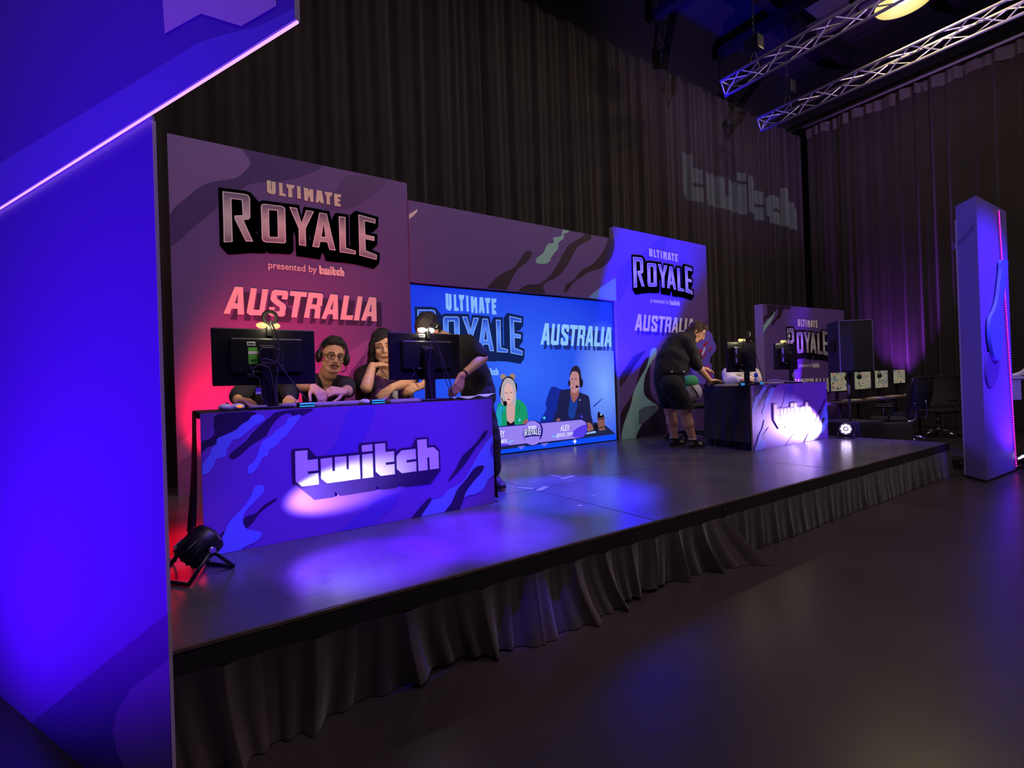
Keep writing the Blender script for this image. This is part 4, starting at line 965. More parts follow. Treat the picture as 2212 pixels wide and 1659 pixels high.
for i, q in enumerate([[(150,722),(297,715),(158,897)], [(375,712),(525,705),(388,878)], [(567,705),(685,697),(575,865)], [(742,700),(848,688),(755,820)]]):
    tl, tr, bl = [at(*p, Y=TY+.27) for p in zc(q, *G9)]
    x0, x1, z1, z0 = tl.x, tr.x, (tl.z+tr.z)/2, bl.z
    th = thing('monitor', names[i], 'monitor', ((x0+x1)/2, TY+.28, TZ), 'monitors on the far table')
    MB().box((x0-.012, TY+.272, z0-.02), (x1+.012, TY+.30, z1+.012), bev=.004).build('shell', M_black, th)
    MB().box((x0, TY+.270, z0), (x1, TY+.2725, z1)).build('screen', pic('desk_picture', i*1.7), th)
    MB().box(((x0+x1)/2-.03, TY+.29, TZ+.01), ((x0+x1)/2+.03, TY+.33, z0+.1), bev=.004).build('stand_column', M_black, th)
    MB().box(((x0+x1)/2-.11, TY+.2, TZ), ((x0+x1)/2+.11, TY+.36, TZ+.012), bev=.004).build('stand_base', M_black, th)
    if i < 3:
        hx = x1-.05 if i == 0 else x0+.10
        hp = V((hx, TY+.245, z1-.12)); hd = thing('headset', ['black headset hanging on the lit monitor nearest the pole', 'black headset hanging on the second lit monitor', 'black headset hanging on the third lit monitor'][i], 'headset', hp, 'headsets hung on the far monitors')
        MB().tube([hp+V((.035*math.sin(a), .0, .10+.055*math.cos(a)-.02)) for a in [k*.3-1.9 for k in range(13)]], .006).build('headband', M_black, hd)
        for s in (-1, 1): MB().ell(hp+V((.036*s, -.004, .03)), .026, .022, .042).build('ear_cup', M_black, hd)
        MB().tube(spline([hp+V((-.036, -.01, .0)), hp+V((-.06, -.02, -.07)), hp+V((-.10, -.02, -.10))]), .004).build('microphone_boom', M_black, hd)
    kx = (x0+x1)/2
    kb = thing('keyboard', ['keyboard before the lit monitor nearest the pole', 'keyboard before the second lit monitor', 'keyboard before the third lit monitor', 'keyboard before the smallest lit monitor'][i], 'keyboard', (kx, TY+.10, TZ), 'keyboards on the far table')
    MB().box((kx-.2, TY+.03, TZ), (kx+.2, TY+.16, TZ+.02), bev=.004).build('case', mat('ivory_case', (190, 172, 130), .5), kb)
    mb = MB()
    for a in range(14):
        for c_ in range(4): mb.box((kx-.19+.027*a, TY+.04+.028*c_, TZ+.0201), (kx-.19+.027*a+.022, TY+.04+.028*c_+.023, TZ+.026))
    mb.build('keys', mat('ivory_keys', (206, 196, 160), .5), kb)

# ------------------------------------------------------------------ office chairs
M_mesh = mat('chair_mesh', (30, 29, 36), .7, bump=.4, bscale=300); M_frame = mat('chair_frame', (40, 38, 48), .4)
def office_chair(x, y, z0, rz, label, grp, chrome=True):
    """faces +Y before turning"""
    th = thing('office_chair', label, 'chair', (x, y, z0), grp); M = TM((x, y, z0), rz); ms = M_chrome if chrome else M_steel
    P = lambda mb, n, m: moved(mb, M).build(n, m, th)
    P(MB().box((-.24, -.22, .44), (.24, .25, .51), bev=.028), 'seat', M_mesh)
    P(MB().grid(lambda u, v: V((-.225+.45*u, -.25-.05*math.sin(v*2.2)+.05*(2*u-1)**2-.05*v, .58+.50*v)), 12, 12).grid(lambda u, v: V((-.225+.45*u, -.262-.05*math.sin(v*2.2)+.05*(2*u-1)**2-.05*v, .58+.50*v)), 12, 12), 'backrest', M_mesh)
    P(MB().tube(spline([(-.23, -.21, .57), (-.235, -.24, .85), (-.22, -.29, 1.08), (0, -.35, 1.10), (.22, -.29, 1.08), (.235, -.24, .85), (.23, -.21, .57), (0, -.27, .55), (-.23, -.21, .57)], 6), .013), 'back_frame', M_frame)
    P(MB().tube(spline([(0, -.1, .43), (0, -.30, .46), (0, -.33, .62), (0, -.31, .72)], 6), .018), 'back_bar', ms)
    for s in (-1, 1):
        P(MB().tube(spline([(.22*s, .02, .46), (.29*s, .02, .50), (.30*s, -.02, .66), (.30*s, .0, .68), (.29*s, .16, .68)], 6), .013).box((.265*s if s > 0 else -.325, -.05, .675), (.325 if s > 0 else -.265, .19, .70), bev=.008), 'armrest', M_frame)
    P(MB().cyl((0, 0, .10), (0, 0, .28), .028).cyl((0, 0, .28), (0, 0, .44), .018), 'gas_column', ms)
    for k in range(5):
        a = 2*math.pi*k/5+.3; d = V((math.cos(a), math.sin(a), 0))
        P(MB().tube([V((0, 0, .12)), d*.16+V((0, 0, .105)), d*.31+V((0, 0, .075))], [.024, .02, .014]), 'base_leg', ms)
        P(MB().cyl(d*.31+V((-d.y, d.x, 0))*.018+V((0, 0, .03)), d*.31-V((-d.y, d.x, 0))*.018+V((0, 0, .03)), .029, mi=0, seg=14), 'caster', M_black)
    return th
office_chair(5.86, 4.34, ST, math.radians(175), 'office chair holding the grey and green bag behind the right desk', None, False)
c = V((5.84, 4.28, ST+.512)); th = thing('bag', 'grey and green bag on a chair beyond the man in shorts', 'bag', c)
MB().ell(c+V((0, 0, .14)), .17, .11, .14).build('bag_body', mat('bag_grey', (165, 160, 172), .8, bump=.2), th); MB().ell(c+V((-.03, .0, .29)), .14, .09, .09).build('bag_flap', mat('bag_green', (60, 150, 105), .8), th)
MB().tube(spline([c+V((-.12, -.07, .25)), c+V((-.08, -.12, .15)), c+V((-.02, -.115, .07))]), .01).build('strap', M_black, th)
G_C = 'office chairs around the far table'
office_chair(9.35, 3.24, 0, .35, 'black office chair nearest the loudspeaker at the far table', G_C)
office_chair(10.4, 3.36, 0, -.3, 'black office chair before the smallest lit monitor', G_C)
office_chair(11.62, 3.28, 0, math.radians(75), 'chrome based office chair standing alone left of the blue pillar', G_C)

# ------------------------------------------------------------------ blue pillar with LED edge
Lp, Ap, Rp = at(2085, 1029, Z=0), at(2131, 1042, Z=0), at(2194, 1016, Z=0)
HP = (at(2103, 430, X=Ap.x).z+at(2050, 443, X=Lp.x).z)/2
pil = thing('light_pillar', 'tall blue pillar with pink light strip at the right edge', 'pillar', (Ap.x, Ap.y, 0))
M_pil = mat('pillar_print', (120, 104, 190), .55); M_pil2 = mat('pillar_print_dark', (96, 78, 166), .55)
Bk = Lp+(Rp-Ap)*.8
mb = MB().prism([Lp, Ap, Rp, Bk], (0, 0, HP), 0)
nL = V((-(Ap-Lp).y, (Ap-Lp).x, 0)).normalized(); nL = nL if nL.dot(Lp) < 0 else -nL
G3p = ((1990, 400), 2.441)
q = [atp(*p, Lp, nL)+nL*.001 for p in zc([(168,345),(205,310),(250,268),(284,225),(281,190),(252,235),(212,275),(167,312)], *G3p)]
mb.sheet([q], 1); mb.build('column', [M_pil, M_pil2], pil)
nR = V((-(Rp-Ap).y, (Rp-Ap).x, 0)).normalized(); nR = nR if nR.dot(Ap) < 0 else -nR
def pr(pts, off): return [atp(*p, Ap, nR)+nR*off for p in zc(pts, *G3p)]
q = pr(smooth_loop([(398,400),(428,405),(430,440),(418,510),(410,600),(395,650),(405,720),(403,820),(395,900),(378,926),(358,905),(342,840),(335,760),(340,700),(360,660),(378,600),(388,520),(396,450)]), .015)
MB().prism(q, nR*.03).build('cut_out_swoosh', mat('swoosh_blue', (96, 130, 250), .5), pil)
q = pr(smooth_loop([(350,880),(375,920),(402,880),(404,940),(396,1010),(375,1055),(352,1062),(338,1030),(334,970),(338,910)]), .004)
MB().prism(q, nR*.012).build('cut_out_oval', M_pil2, pil)
def ledrun(a, b, n):
    p0, p1 = pr([a], .01)[0], pr([b], .01)[0]
    mb = MB().prism([p0+V((0, 0, 0)), p1, p1+nR*.006, p0+nR*.006], (Rp-Ap).normalized()*.012, 0)
    for k in range(n): mb.ell(p0.lerp(p1, (k+.5)/n)+nR*.008+(Rp-Ap).normalized()*.006, .0075, .0075, .0085, None, 1, 8, 5)
    o = mb.build('led_strip', [glow('led_base', (150, 0, 130), .6), glow('led_pink', (255, 40, 225), 2.2)], pil); o['label'] = 'glowing pink led strip'
ledrun((397, 135), (414, 405), 26); ledrun((427, 535), (490, 1485), 76)
MB().prism([Lp+nL*.02, Ap+nL*.02+nR*.02, Rp+nR*.02, Bk], (0, 0, .02), 0).build('foot_plate', M_black, pil)
MB().prism([Lp-(Ap-Lp).normalized()*.012+nL*.004, Lp+(Ap-Lp).normalized()*.012+nL*.004, Lp+(Ap-Lp).normalized()*.012-nL*.02, Lp-(Ap-Lp).normalized()*.012-nL*.02], (0, 0, HP-.15), 0).build('edge_profile', MATS['edge_plastic'], pil)
# white counter at the right edge
wc = at(2230, 813, X=9.6); th = thing('counter', 'white counter top cut by the right edge of the photo', 'counter', (wc.x, wc.y, 0))
MB().box((wc.x-.35, wc.y-.75, wc.z-.03), (wc.x+.35, wc.y+.20, wc.z), bev=.005).build('counter_top', mat('white_top', (180, 176, 186), .5), th)
MB().box((wc.x-.28, wc.y-.7, 0), (wc.x+.28, wc.y+.02, wc.z-.03)).build('counter_body', M_blackm, th)
MB().box((wc.x-.34, wc.y+.05, wc.z-.30), (wc.x-.33, wc.y+.16, wc.z-.03)).build('hanging_sheet', MATS['white_top'], th)
pc = V((wc.x-.1, wc.y+.1, wc.z)); tag(MB().tube(spline([pc+V((-.1, .08, .02)), pc+V((-.02, .05, .025)), pc+V((.03, -.02, .05)), pc+V((.04, -.1, .12))]), [.012+.002*k for k in range(19)]).build('lamp_arm', lab_w), 'pale curved arm lying on the white counter at the right edge', 'lamp')

# ------------------------------------------------------------------ trusses, hoists, high-bay lamp, projector
def truss(p, y1, label):
    th = thing('truss', label, 'truss', p, 'lighting trusses under the ceiling'); s = .13
    ch = [V((p.x-s, 0, p.z+.225)), V((p.x+s, 0, p.z+.225)), V((p.x, 0, p.z))]
    for c in ch: MB().cyl((c.x, p.y, c.z), (c.x, y1, c.z), .023, mi=0, seg=10).build('chord', M_alu, th)
    n = int(abs(y1-p.y)/.36); mb = MB()
    for a, b in ((0, 1), (1, 2), (2, 0)):
        for k in range(n):
            ya, yb = p.y-.36*k, p.y-.36*(k+1); A_, B_ = (ch[a], ch[b]) if k % 2 == 0 else (ch[b], ch[a])
            mb.tube([V((A_.x, ya, A_.z)), V((B_.x, yb, B_.z))], .0105, 0, 6, caps=False)
        mb.tube([V((ch[a].x, p.y-.01, ch[a].z)), V((ch[b].x, p.y-.01, ch[b].z))], .012, 0, 6)
    mb.build('bracing', M_alu, th); return th
t1 = at(1566, 208, Z=6.15); truss(t1, -3.5, 'upper aluminium truss passing the glowing lamp')
t2 = at(1643, 284, Z=6.15); truss(t2, -3.5, 'lower aluminium truss nearer the right curtain')
for p, l in ((t1, 'chain hoist holding the far end of the upper truss'), (t2, 'chain hoist holding the far end of the lower truss')):
    h = thing('chain_hoist', l, 'hoist', (p.x, p.y-.55, p.z+.3), 'chain hoists above the truss ends')
    b = V((p.x, p.y-.55, p.z))
    MB().tube(spline([b+V((-.15, 0, .22)), b+V((0, 0, .48)), b+V((.15, 0, .22))], 6), .012).build('sling', M_black, h)
    MB().box(tuple(b+V((-.09, -.13, .46))), tuple(b+V((.09, .13, .70))), bev=.02).build('motor', M_black, h)
    mb = MB()
    for k in range(40): mb.torus(b+V((0, 0, .74+k*.05)), V((1, 0, 0)) if k % 2 else V((0, 1, 0)), .022, .006, 0, 10, 5)
    mb.build('chain', M_steel, h)
lp = at(1952, 6, Z=6.9); LK = 1.25; dl = 6.0
th = thing('high_bay_lamp', 'glowing round yellowish lamp hanging beside the upper truss', 'lamp', lp)
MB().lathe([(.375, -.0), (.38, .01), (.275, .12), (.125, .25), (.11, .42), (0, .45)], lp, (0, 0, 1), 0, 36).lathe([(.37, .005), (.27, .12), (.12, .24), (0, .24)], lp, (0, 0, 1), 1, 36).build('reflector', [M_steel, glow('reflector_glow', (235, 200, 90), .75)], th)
MB().ell(lp+V((0, 0, .10)), .13, .13, .08).build('bulb', glow('lamp_bulb', (255, 246, 214), 18.), th)
MB().cyl(lp+V((0, 0, .45)), lp+V((0, 0, ZCEIL-lp.z)), .008).build('drop_cable', M_black, th)
l = bpy.data.lights.new('high_bay_glow', 'POINT'); l.energy = HIBAY; l.color = (1, .78, .38); l.shadow_soft_size = .12
o = bpy.data.objects.new('high_bay_glow', l); C.objects.link(o); o.location = lp+V((0, 0, -.03))
# projector throwing the word on the back curtain through a cut stencil
w0, w1 = at(1497, 318, Y=YB), at(1740, 479, Y=YB); wb = at(1499.6, 418, Y=YB).z; wt = w0.z
PJ = V((11.0, -1.5, 5.75)); kk = .05
def st_(u, v): q = V((w0.x+(w1.x-w0.x)*u, YB, wb+(wt-wb)*v)); return PJ+(q-PJ)*kk
th = thing('logo_projector', 'black logo projector hung from a truss outside the photo', 'projector', PJ)
loops = [[st_(-.8, -2.5), st_(1.8, -2.5), st_(1.8, 3.5), st_(-.8, 3.5)]]
for a in L_TW: loops.append([st_((x-TWB[0])/(TWB[1]-TWB[0]), (z-TWB[2])/(TWB[3]-TWB[2])) for x, z in a])
MB().sheet(loops).build('stencil', M_blackm, th)
c = [st_(-.8, -2.5), st_(1.8, -2.5), st_(1.8, 3.5), st_(-.8, 3.5)]; bk = [p-V((0, .6, 0)) for p in c]; mb = MB()
for i in range(4): mb.add([c[i], c[(i+1) % 4], bk[(i+1) % 4], bk[i]], [(0, 1, 2, 3)])
mb.add(bk, [(0, 1, 2, 3)]); mb.build('housing', M_blackm, th)
mid = st_(.5, .5); so = spot('projector_beam', PJ, mid, (.62, .85, 1.0), PROJ, 60, .05, .0008)
# ------------------------------------------------------------------ people: each surface is grown as one skin from tapered volumes
class Org:
    def __init__(s): s.mb = MB()
    def cap(s, p0, p1, r0, r1=None, seg=14):
        p0, p1 = V(p0), V(p1); r1 = r0 if r1 is None else r1; d = p1-p0
        if d.length < 1e-5: return s.ball(p0, r0)
        x, y, d = frame(d); vs = []; fs = []; R = []
        for k in range(5): a = math.pi/2*(1-k/4); R.append((p0-d*r0*math.sin(a), r0*math.cos(a)))
        for k in range(5): a = math.pi/2*k/4; R.append((p1+d*r1*math.sin(a), r1*math.cos(a)))
        for c, r in R:
            r = max(r, 1e-4)
            for q in range(seg): t = 2*math.pi*q/seg; vs.append(c+(x*math.cos(t)+y*math.sin(t))*r)
        n = len(R)
        for i in range(n-1):
            for q in range(seg): fs.append((i*seg+q, i*seg+(q+1) % seg, (i+1)*seg+(q+1) % seg, (i+1)*seg+q))
        fs.append(tuple(range(seg-1, -1, -1))); fs.append(tuple((n-1)*seg+q for q in range(seg)))
        s.mb.add(vs, fs, 0, True); return s
    def chain(s, pts, rs):
        for i in range(len(pts)-1): s.cap(pts[i], pts[i+1], rs[i], rs[i+1])
        return s
    def ball(s, c, r): s.mb.ell(c, r, r, r, None, 0, 16, 10); return s
    def ell(s, c, a, b, c3, ax): s.mb.ell(c, a, b, c3, ax, 0, 20, 14); return s
    def build(s, name, m, parent, vox=.006, smooth=3, cut=None, rough=0., cyc=1.):
        me = bpy.data.meshes.new('tmp'); me.from_pydata([tuple(v) for v in s.mb.v], [], s.mb.f)
        bm = bmesh.new(); bm.from_mesh(me); bmesh.ops.remove_doubles(bm, verts=bm.verts, dist=1e-5); bmesh.ops.recalc_face_normals(bm, faces=bm.faces); bm.to_mesh(me); bm.free()
        o = bpy.data.objects.new('tmp', me); C.objects.link(o)
        md = o.modifiers.new('r', 'REMESH'); md.mode = 'VOXEL'; md.voxel_size = vox
        dg = bpy.context.evaluated_depsgraph_get(); dg.update()
        m2 = bpy.data.meshes.new_from_object(o.evaluated_get(dg)); bpy.data.objects.remove(o); bpy.data.meshes.remove(me)
        n = len(m2.vertices); co = np.empty(n*3); m2.vertices.foreach_get('co', co); co = co.reshape(-1, 3)
        ed = np.empty(len(m2.edges)*2, dtype=np.int64); m2.edges.foreach_get('vertices', ed); ed = ed.reshape(-1, 2)
        deg = np.bincount(ed.ravel(), minlength=n).clip(1)[:, None]
        for it in range(smooth):
            acc = np.zeros_like(co); np.add.at(acc, ed[:, 0], co[ed[:, 1]]); np.add.at(acc, ed[:, 1], co[ed[:, 0]])
            co = co*.4+acc/deg*.6
        if rough:            # soft cloth folds / hair locks
            nr = np.empty(n*3); m2.vertices.foreach_set('co', co.ravel()); m2.update(); m2.vertex_normals.foreach_get('vector', nr); nr = nr.reshape(-1, 3)
            p = co*cyc
            f = np.sin(p[:, 0]*31+2*np.sin(p[:, 2]*17)+p[:, 1]*13)*.5+np.sin(p[:, 2]*47+p[:, 0]*23+1.5*np.sin(p[:, 1]*29))*.35+np.sin(p[:, 1]*71+p[:, 2]*53)*.15
            co = co+nr*(f*rough)[:, None]
        org = V((0, 0, 0)); q = parent
        while q is not None: org += q.location; q = q.parent
        w0 = co.copy(); co = co-np.array(org)
        m2.vertices.foreach_set('co', co.ravel())
        m2.materials.clear(); m2.materials.append(m)
        if cut:
            bm = bmesh.new(); bm.from_mesh(m2); bm.verts.ensure_lookup_table()
            dele = [f for f in bm.faces if cut(f.calc_center_median()+org)]
            bmesh.ops.delete(bm, geom=dele, context='FACES'); bm.to_mesh(m2); bm.free()
        for p_ in m2.polygons: p_.use_smooth = True
        m2.name = name; o = bpy.data.objects.new(name, m2); C.objects.link(o); o.parent = parent; return o
def rot(v, ax, a): return Quaternion(V(ax).normalized(), a) @ V(v)
def hand(o, w, d, n, thumb, curl=.5, s=1., spread=.10, tcurl=.5):
    """w wrist, d towards the knuckles, n out of the back of the hand, thumb = +1/-1 side along d x n"""
    d = V(d).normalized(); n = V(n); n = (n-d*n.dot(d)).normalized(); l = d.cross(n)
    for i, f in enumerate((-.030, -.010, .010, .028)):
        k = w+d*.088*s*(1-.05*abs(i-1))+l*f*s*thumb*-1
        o.cap(w+l*f*.45*s*thumb*-1, k, .019*s, .0135*s)
        L = (.044, .048, .045, .035)[i]*s; p = k; a = 0; r = .0105*s
        fd = rot(d, n, -f*spread*18*thumb*-1*.35)
        for j in range(3):
            a += curl*(.85 if j == 0 else .75); q = p+rot(fd, l, -a)*L*(1, .68, .55)[j] if False else p+(fd*math.cos(a)-n*math.sin(a))*L*(1, .68, .55)[j]
            o.cap(p, q, r, r*.9); p = q; r *= .9
    b = w+d*.022*s+l*.022*s*thumb; td = (d*.62+l*.70*thumb-n*.35).normalized()
    q = b+td*.045*s; o.cap(b, q, .0155*s, .0125*s); t2 = (td*.8+d*.4-l*.2*thumb-n*tcurl*.5).normalized(); r2 = q+t2*.032*s
    o.cap(q, r2, .0122*s, .011*s); o.cap(r2, r2+t2*.022*s, .011*s, .0095*s)
class Head:
    def __init__(s, c, f, u, k=1.):
        s.c = V(c); s.y = V(f).normalized(); u = V(u); s.z = (u-s.y*u.dot(s.y)).normalized(); s.x = s.z.cross(s.y)*-1; s.x = s.y.cross(s.z)*-1; s.k = k
        s.x = s.z.cross(s.y); s.x = -s.x if False else s.x          # the person's left
    def P(s, x, y, z): return s.c+(s.x*x+s.y*y+s.z*z)*s.k
    def ax(s): return (s.x, s.y, s.z)
    def skull(s, o, wide=1., jaw=1.):
        k = s.k; A = s.ax()
        o.ell(s.P(0, -.008, .030), .074*k*wide, .094*k, .088*k, A)
        o.ell(s.P(0, .030, -.040), .060*k*wide, .062*k, .074*k, A)
        o.cap(s.P(-.020, .066, -.100), s.P(.020, .066, -.100), .020*k*jaw)           # chin
        for q in (-1, 1):
            o.cap(s.P(.054*q*wide, .0, -.055), s.P(.026*q, .060, -.098), .021*k*jaw, .021*k*jaw)   # jaw line
            o.ell(s.P(.042*q*wide, .064, -.026), .022*k, .018*k, .020*k, A)         # cheek
            o.cap(s.P(.012*q, .090, .022), s.P(.045*q*wide, .074, .022), .0115*k, .011*k) # brow
            o.ell(s.P(.077*q*wide, -.004, -.008), .009*k, .020*k, .032*k, A)        # ear
            o.ball(s.P(.0125*q, .101, -.036), .0085*k)                              # nostril
        o.cap(s.P(0, .094, .014), s.P(0, .112, -.030), .0085*k, .0125*k)           # nose
        o.cap(s.P(-.017, .084, -.070), s.P(.017, .084, -.070), .013*k)             # mouth mound
        o.cap(s.P(0, -.02, -.05), s.P(0, -.03, -.13), .054*k)
    def face(s, th, skin_l, brow, gaze=(0, 0), lids=.0):
        k = s.k; A = s.ax()
        for q in (-1, 1):
            e = MB().ell(s.P(.031*q, .0745, .002), .0145*k, .0135*k, .0098*k, A, 0, 14, 10)
            e.ell(s.P(.031*q+gaze[0]*.005, .0855, .002+gaze[1]*.003), .0062*k, .0035*k, .0062*k, A, 1, 12, 8)
            e.build('eye', [mat('eye_white', (225, 220, 215), .3), mat('iris', (40, 26, 20), .2)], th)
            MB().tube(spline([s.P(.016*q, .0865, .0115-lids*.006), s.P(.031*q, .0895, .0125-lids*.006), s.P(.047*q, .0790, .0085-lids*.006)], 5), .0032*k, 0, 8).build('eyelid', skin_l, th)
            MB().tube(spline([s.P(.012*q, .1005, .0245), s.P(.030*q, .0985, .0305), s.P(.050*q, .0830, .0245)], 5), [.0036*k]*6+[.0034*k]*4+[.0018*k], 0, 8).build('eyebrow', brow, th)
        m = MB().tube(spline([s.P(-.024, .0895, -.0705), s.P(-.009, .0985, -.0665), s.P(0, .0985, -.0685), s.P(.009, .0985, -.0665), s.P(.024, .0895, -.0705)], 5), [.0015*k]+[.0042*k]*19+[.0015*k], 0, 8)
        m.tube(spline([s.P(-.021, .0895, -.073), s.P(0, .0985, -.0785), s.P(.021, .0895, -.073)], 6), [.0015*k]+[.0048*k]*11+[.0015*k], 0, 8); m.build('lips', mat('lips', (160, 98, 86), .5), th)

M_skin = mat('skin', (205, 152, 120), .5, noise=.08, nscale=30); M_skin_pale = mat('skin_pale', (216, 164, 134), .5, noise=.08, nscale=30); M_lid = mat('skin_lid', (176, 120, 96), .5)
M_hairb = mat('hair_black', (22, 16, 18), .62, bump=.5, bscale=160); M_hairbr = mat('hair_brown', (74, 54, 42), .55, bump=.8, bscale=90)
M_shirt = mat('black_cotton', (25, 23, 30), .9, bump=.15, bscale=60); M_shirt2 = mat('black_shirt', (25, 21, 26), .85, bump=.15, bscale=60); M_pants = mat('dark_trousers', (38, 30, 42), .9, bump=.2, bscale=70)
def torso(o, J, b=1., g=0., belly=1.):
    a = (J['shL']-J['shR']).normalized(); sp = (J['neck']-J['pelvis']).normalized(); a = (a-sp*a.dot(sp)).normalized(); f = a.cross(sp); A = (a, f, sp)
    ch = J.get('chest') or J['pelvis'].lerp(J['neck'], .66); mid = J.get('mid') or J['pelvis'].lerp(ch, .5)
    L = (J['neck']-J['pelvis']).length
    o.ell(ch, .155*b+g, .108*b+g, L*.30+g, A); o.ell(mid, .142*b*belly+g, .108*b*belly+g, L*.30+g, A); o.ell(J['pelvis'], .155*b+g, .115*b+g, .12*b+g, A)
    o.chain([J['shR'], ch.lerp(J['neck'], .72), J['shL']], [.052*b+g, .070*b+g, .052*b+g])
    return A
def skinbody(th, J, H, spec):
    b = spec.get('b', 1.); o = Org(); torso(o, J, b*.95, 0, spec.get('belly', 1.)); H.skull(o, spec.get('wide', 1.), spec.get('jaw', 1.))
    o.cap(J['neck'], H.P(0, -.022, -.07), .058*b, .054*H.k)
    for s_ in 'LR':
        o.chain([J['sh'+s_], J['el'+s_], J['wr'+s_]], [.050*b, .040*b, .027*b])
        o.cap(J['el'+s_].lerp(J['wr'+s_], .1), J['el'+s_].lerp(J['wr'+s_], .4), .040*b, .038*b)
        h = spec['hand'+s_]; hand(o, J['wr'+s_], h[0], h[1], h[2], h[3], spec.get('hs', 1.), *(h[4:] or ()))
        q_ = spec.get('leg', 1.); o.chain([J['hip'+s_], J['kn'+s_], J['an'+s_]], [.082*b, .056*b*q_, .038*b])
        o.cap(J['kn'+s_].lerp(J['an'+s_], .14), J['kn'+s_].lerp(J['an'+s_], .42), .050*b*q_, .053*b*q_)
        o.cap(J['an'+s_], J['an'+s_].lerp(J['to'+s_], .75), .034, .020)
    return o.build('body', spec.get('skin', M_skin), th, spec.get('vox', .006), 3)
def trousers(th, J, m, b=1., to=1., name='trousers', g=.014, vox=.008, boot=True, belly=1.):
    o = Org(); a = (J['shL']-J['shR']).normalized(); sp = (J['neck']-J['pelvis']).normalized(); a = (a-sp*a.dot(sp)).normalized(); f = a.cross(sp)
    o.ell(J['pelvis'], .158*b+g, .118*b*belly+g, .115*b+g, (a, f, sp))
    for s_ in 'LR':
        e = J['kn'+s_].lerp(J['an'+s_], to) if to >= 0 else J['hip'+s_].lerp(J['kn'+s_], 1+to)
        if to > 0: o.chain([J['hip'+s_], J['kn'+s_], e], [.088*b+g, .064*b+g, .050*b+g])
        else: o.chain([J['hip'+s_], e], [.090*b+g, .074*b+g])
    return o.build(name, m, th, vox, 3, rough=.004)
def shoes(th, J, m, sole):
    for s_ in 'LR':
        a, t = J['an'+s_], J['to'+s_]; d = (t-a); d.z = 0; d.normalize(); g = J['floor']; n = V((-d.y, d.x, 0))
        o = Org(); b0 = V((a.x, a.y, g+.045))-d*.045
        o.chain([b0, b0+d*.10+V((0, 0, .002)), b0+d*.215-V((0, 0, .008))], [.044, .047, .036]); o.cap(V((a.x, a.y, g+.07))-d*.02, V((a.x, a.y, g+.105))-d*.012, .046, .050); o.cap(V((a.x, a.y, g+.085)), V((a.x, a.y, g+.055))+d*.10, .042, .038)
        sh_ = o.build('shoe', m, th, .006, 3, cut=lambda p: p.z < g+.014 or p.z > g+.125)
        pts = []
        for k in range(24):
            t_ = 2*math.pi*k/24; pts.append(V((a.x, a.y, g+.001))+d*(.055+.152*math.cos(t_))+n*(.044*math.sin(t_)*(1+.12*math.cos(t_))))
        MB().prism(pts, (0, 0, .024)).build('sole', sole, sh_)
        yield sh_, d, n, a, g
def headset(th, H, mic=True):
    k = H.k; hs = MB().tube([H.P(.098*math.sin(a), -.006, .012+.128*math.cos(a)) for a in [(-1.62+3.24*i/24) for i in range(25)]], .009*k, 0, 8).build('headset', M_black, th)
    for q in (-1, 1):
        MB().ell(H.P(.095*q, -.004, -.012), .026*k, .040*k, .050*k, H.ax()).build('ear_cup', M_black, hs)
    if mic: MB().tube(spline([H.P(.095, .01, -.05), H.P(.088, .06, -.085), H.P(.05, .10, -.10)], 6), .004*k, 0, 8).build('microphone_boom', M_black, hs)
def A3(px, py, Y): return at(px, py, Y=Y)
def base_of(J): return V((J['pelvis'].x, J['pelvis'].y, J.get('floor', ST)))
def seated_legs(J, Yk, Yf):
    p = J['pelvis']; a = (J['shL']-J['shR']); a.z = 0; a.normalize()
    for s_, q in (('L', 1), ('R', -1)):
        J['hip'+s_] = p+a*.09*q+V((0, 0, -.02)); J['kn'+s_] = V((p.x, Yk, ST+.52))+a*.13*q; J['an'+s_] = V((p.x, Yf, ST+.10))+a*.12*q; J['to'+s_] = V((p.x, Yf-.14, ST+.045))+a*.13*q
    J['floor'] = ST
CAMV = lambda p: (V((0, 0, ZC))-V(p)).normalized()

# --- seated man in headphones
J = {}
hc = A3(719.5, 769, 3.80); J['neck'] = A3(704, 812, 3.90); J['shR'] = A3(676, 826, 3.90); J['shL'] = A3(749, 830, 3.88); J['pelvis'] = V((J['neck'].x, 4.12, ST+.50))
J['elR'] = A3(652, 834, 3.66); J['wrR'] = A3(676, 836, 3.50); J['elL'] = A3(750, 846, 3.60); J['wrL'] = A3(742, 846, 3.50); seated_legs(J, 3.72, 3.80)
th = thing('person', 'seated man in black headphones and dark v neck shirt between the two monitors', 'person', base_of(J))
H = Head(hc, V((-.06, -.98, -.14)), R_*.16+V((0, 0, 1)), 1.02)
skinbody(th, J, H, dict(b=.98, handR=(V((.25, -.55, -.35)), V((0, -.35, .9)), 1, .75), handL=(V((-.9, -.35, .1)), V((-.2, -.7, .6)), -1, .85), vox=.0055))
H.face(th, M_lid, M_hairb, (.2, -.3), .5)
mu = MB()
for q in (-1, 1): mu.tube(spline([H.P(.003*q, .1045, -.0555), H.P(.016*q, .101, -.0585), H.P(.032*q, .086, -.0690)], 5), [.0048*H.k]*8+[.003*H.k, .003*H.k, .0015*H.k], 0, 8)
mu.build('moustache', mat('moustache', (60, 38, 30), .7), th)
o = Org(); o.ell(H.P(0, -.024, .054), .081, .096, .080, H.ax()); o.cap(H.P(-.04, .050, .106), H.P(.045, .056, .102), .024, .020); o.cap(H.P(-.03, .01, .128), H.P(.03, .01, .128), .020)
o.build('hair', M_hairb, th, .006, 2, rough=.003, cyc=3)
gl = MB()
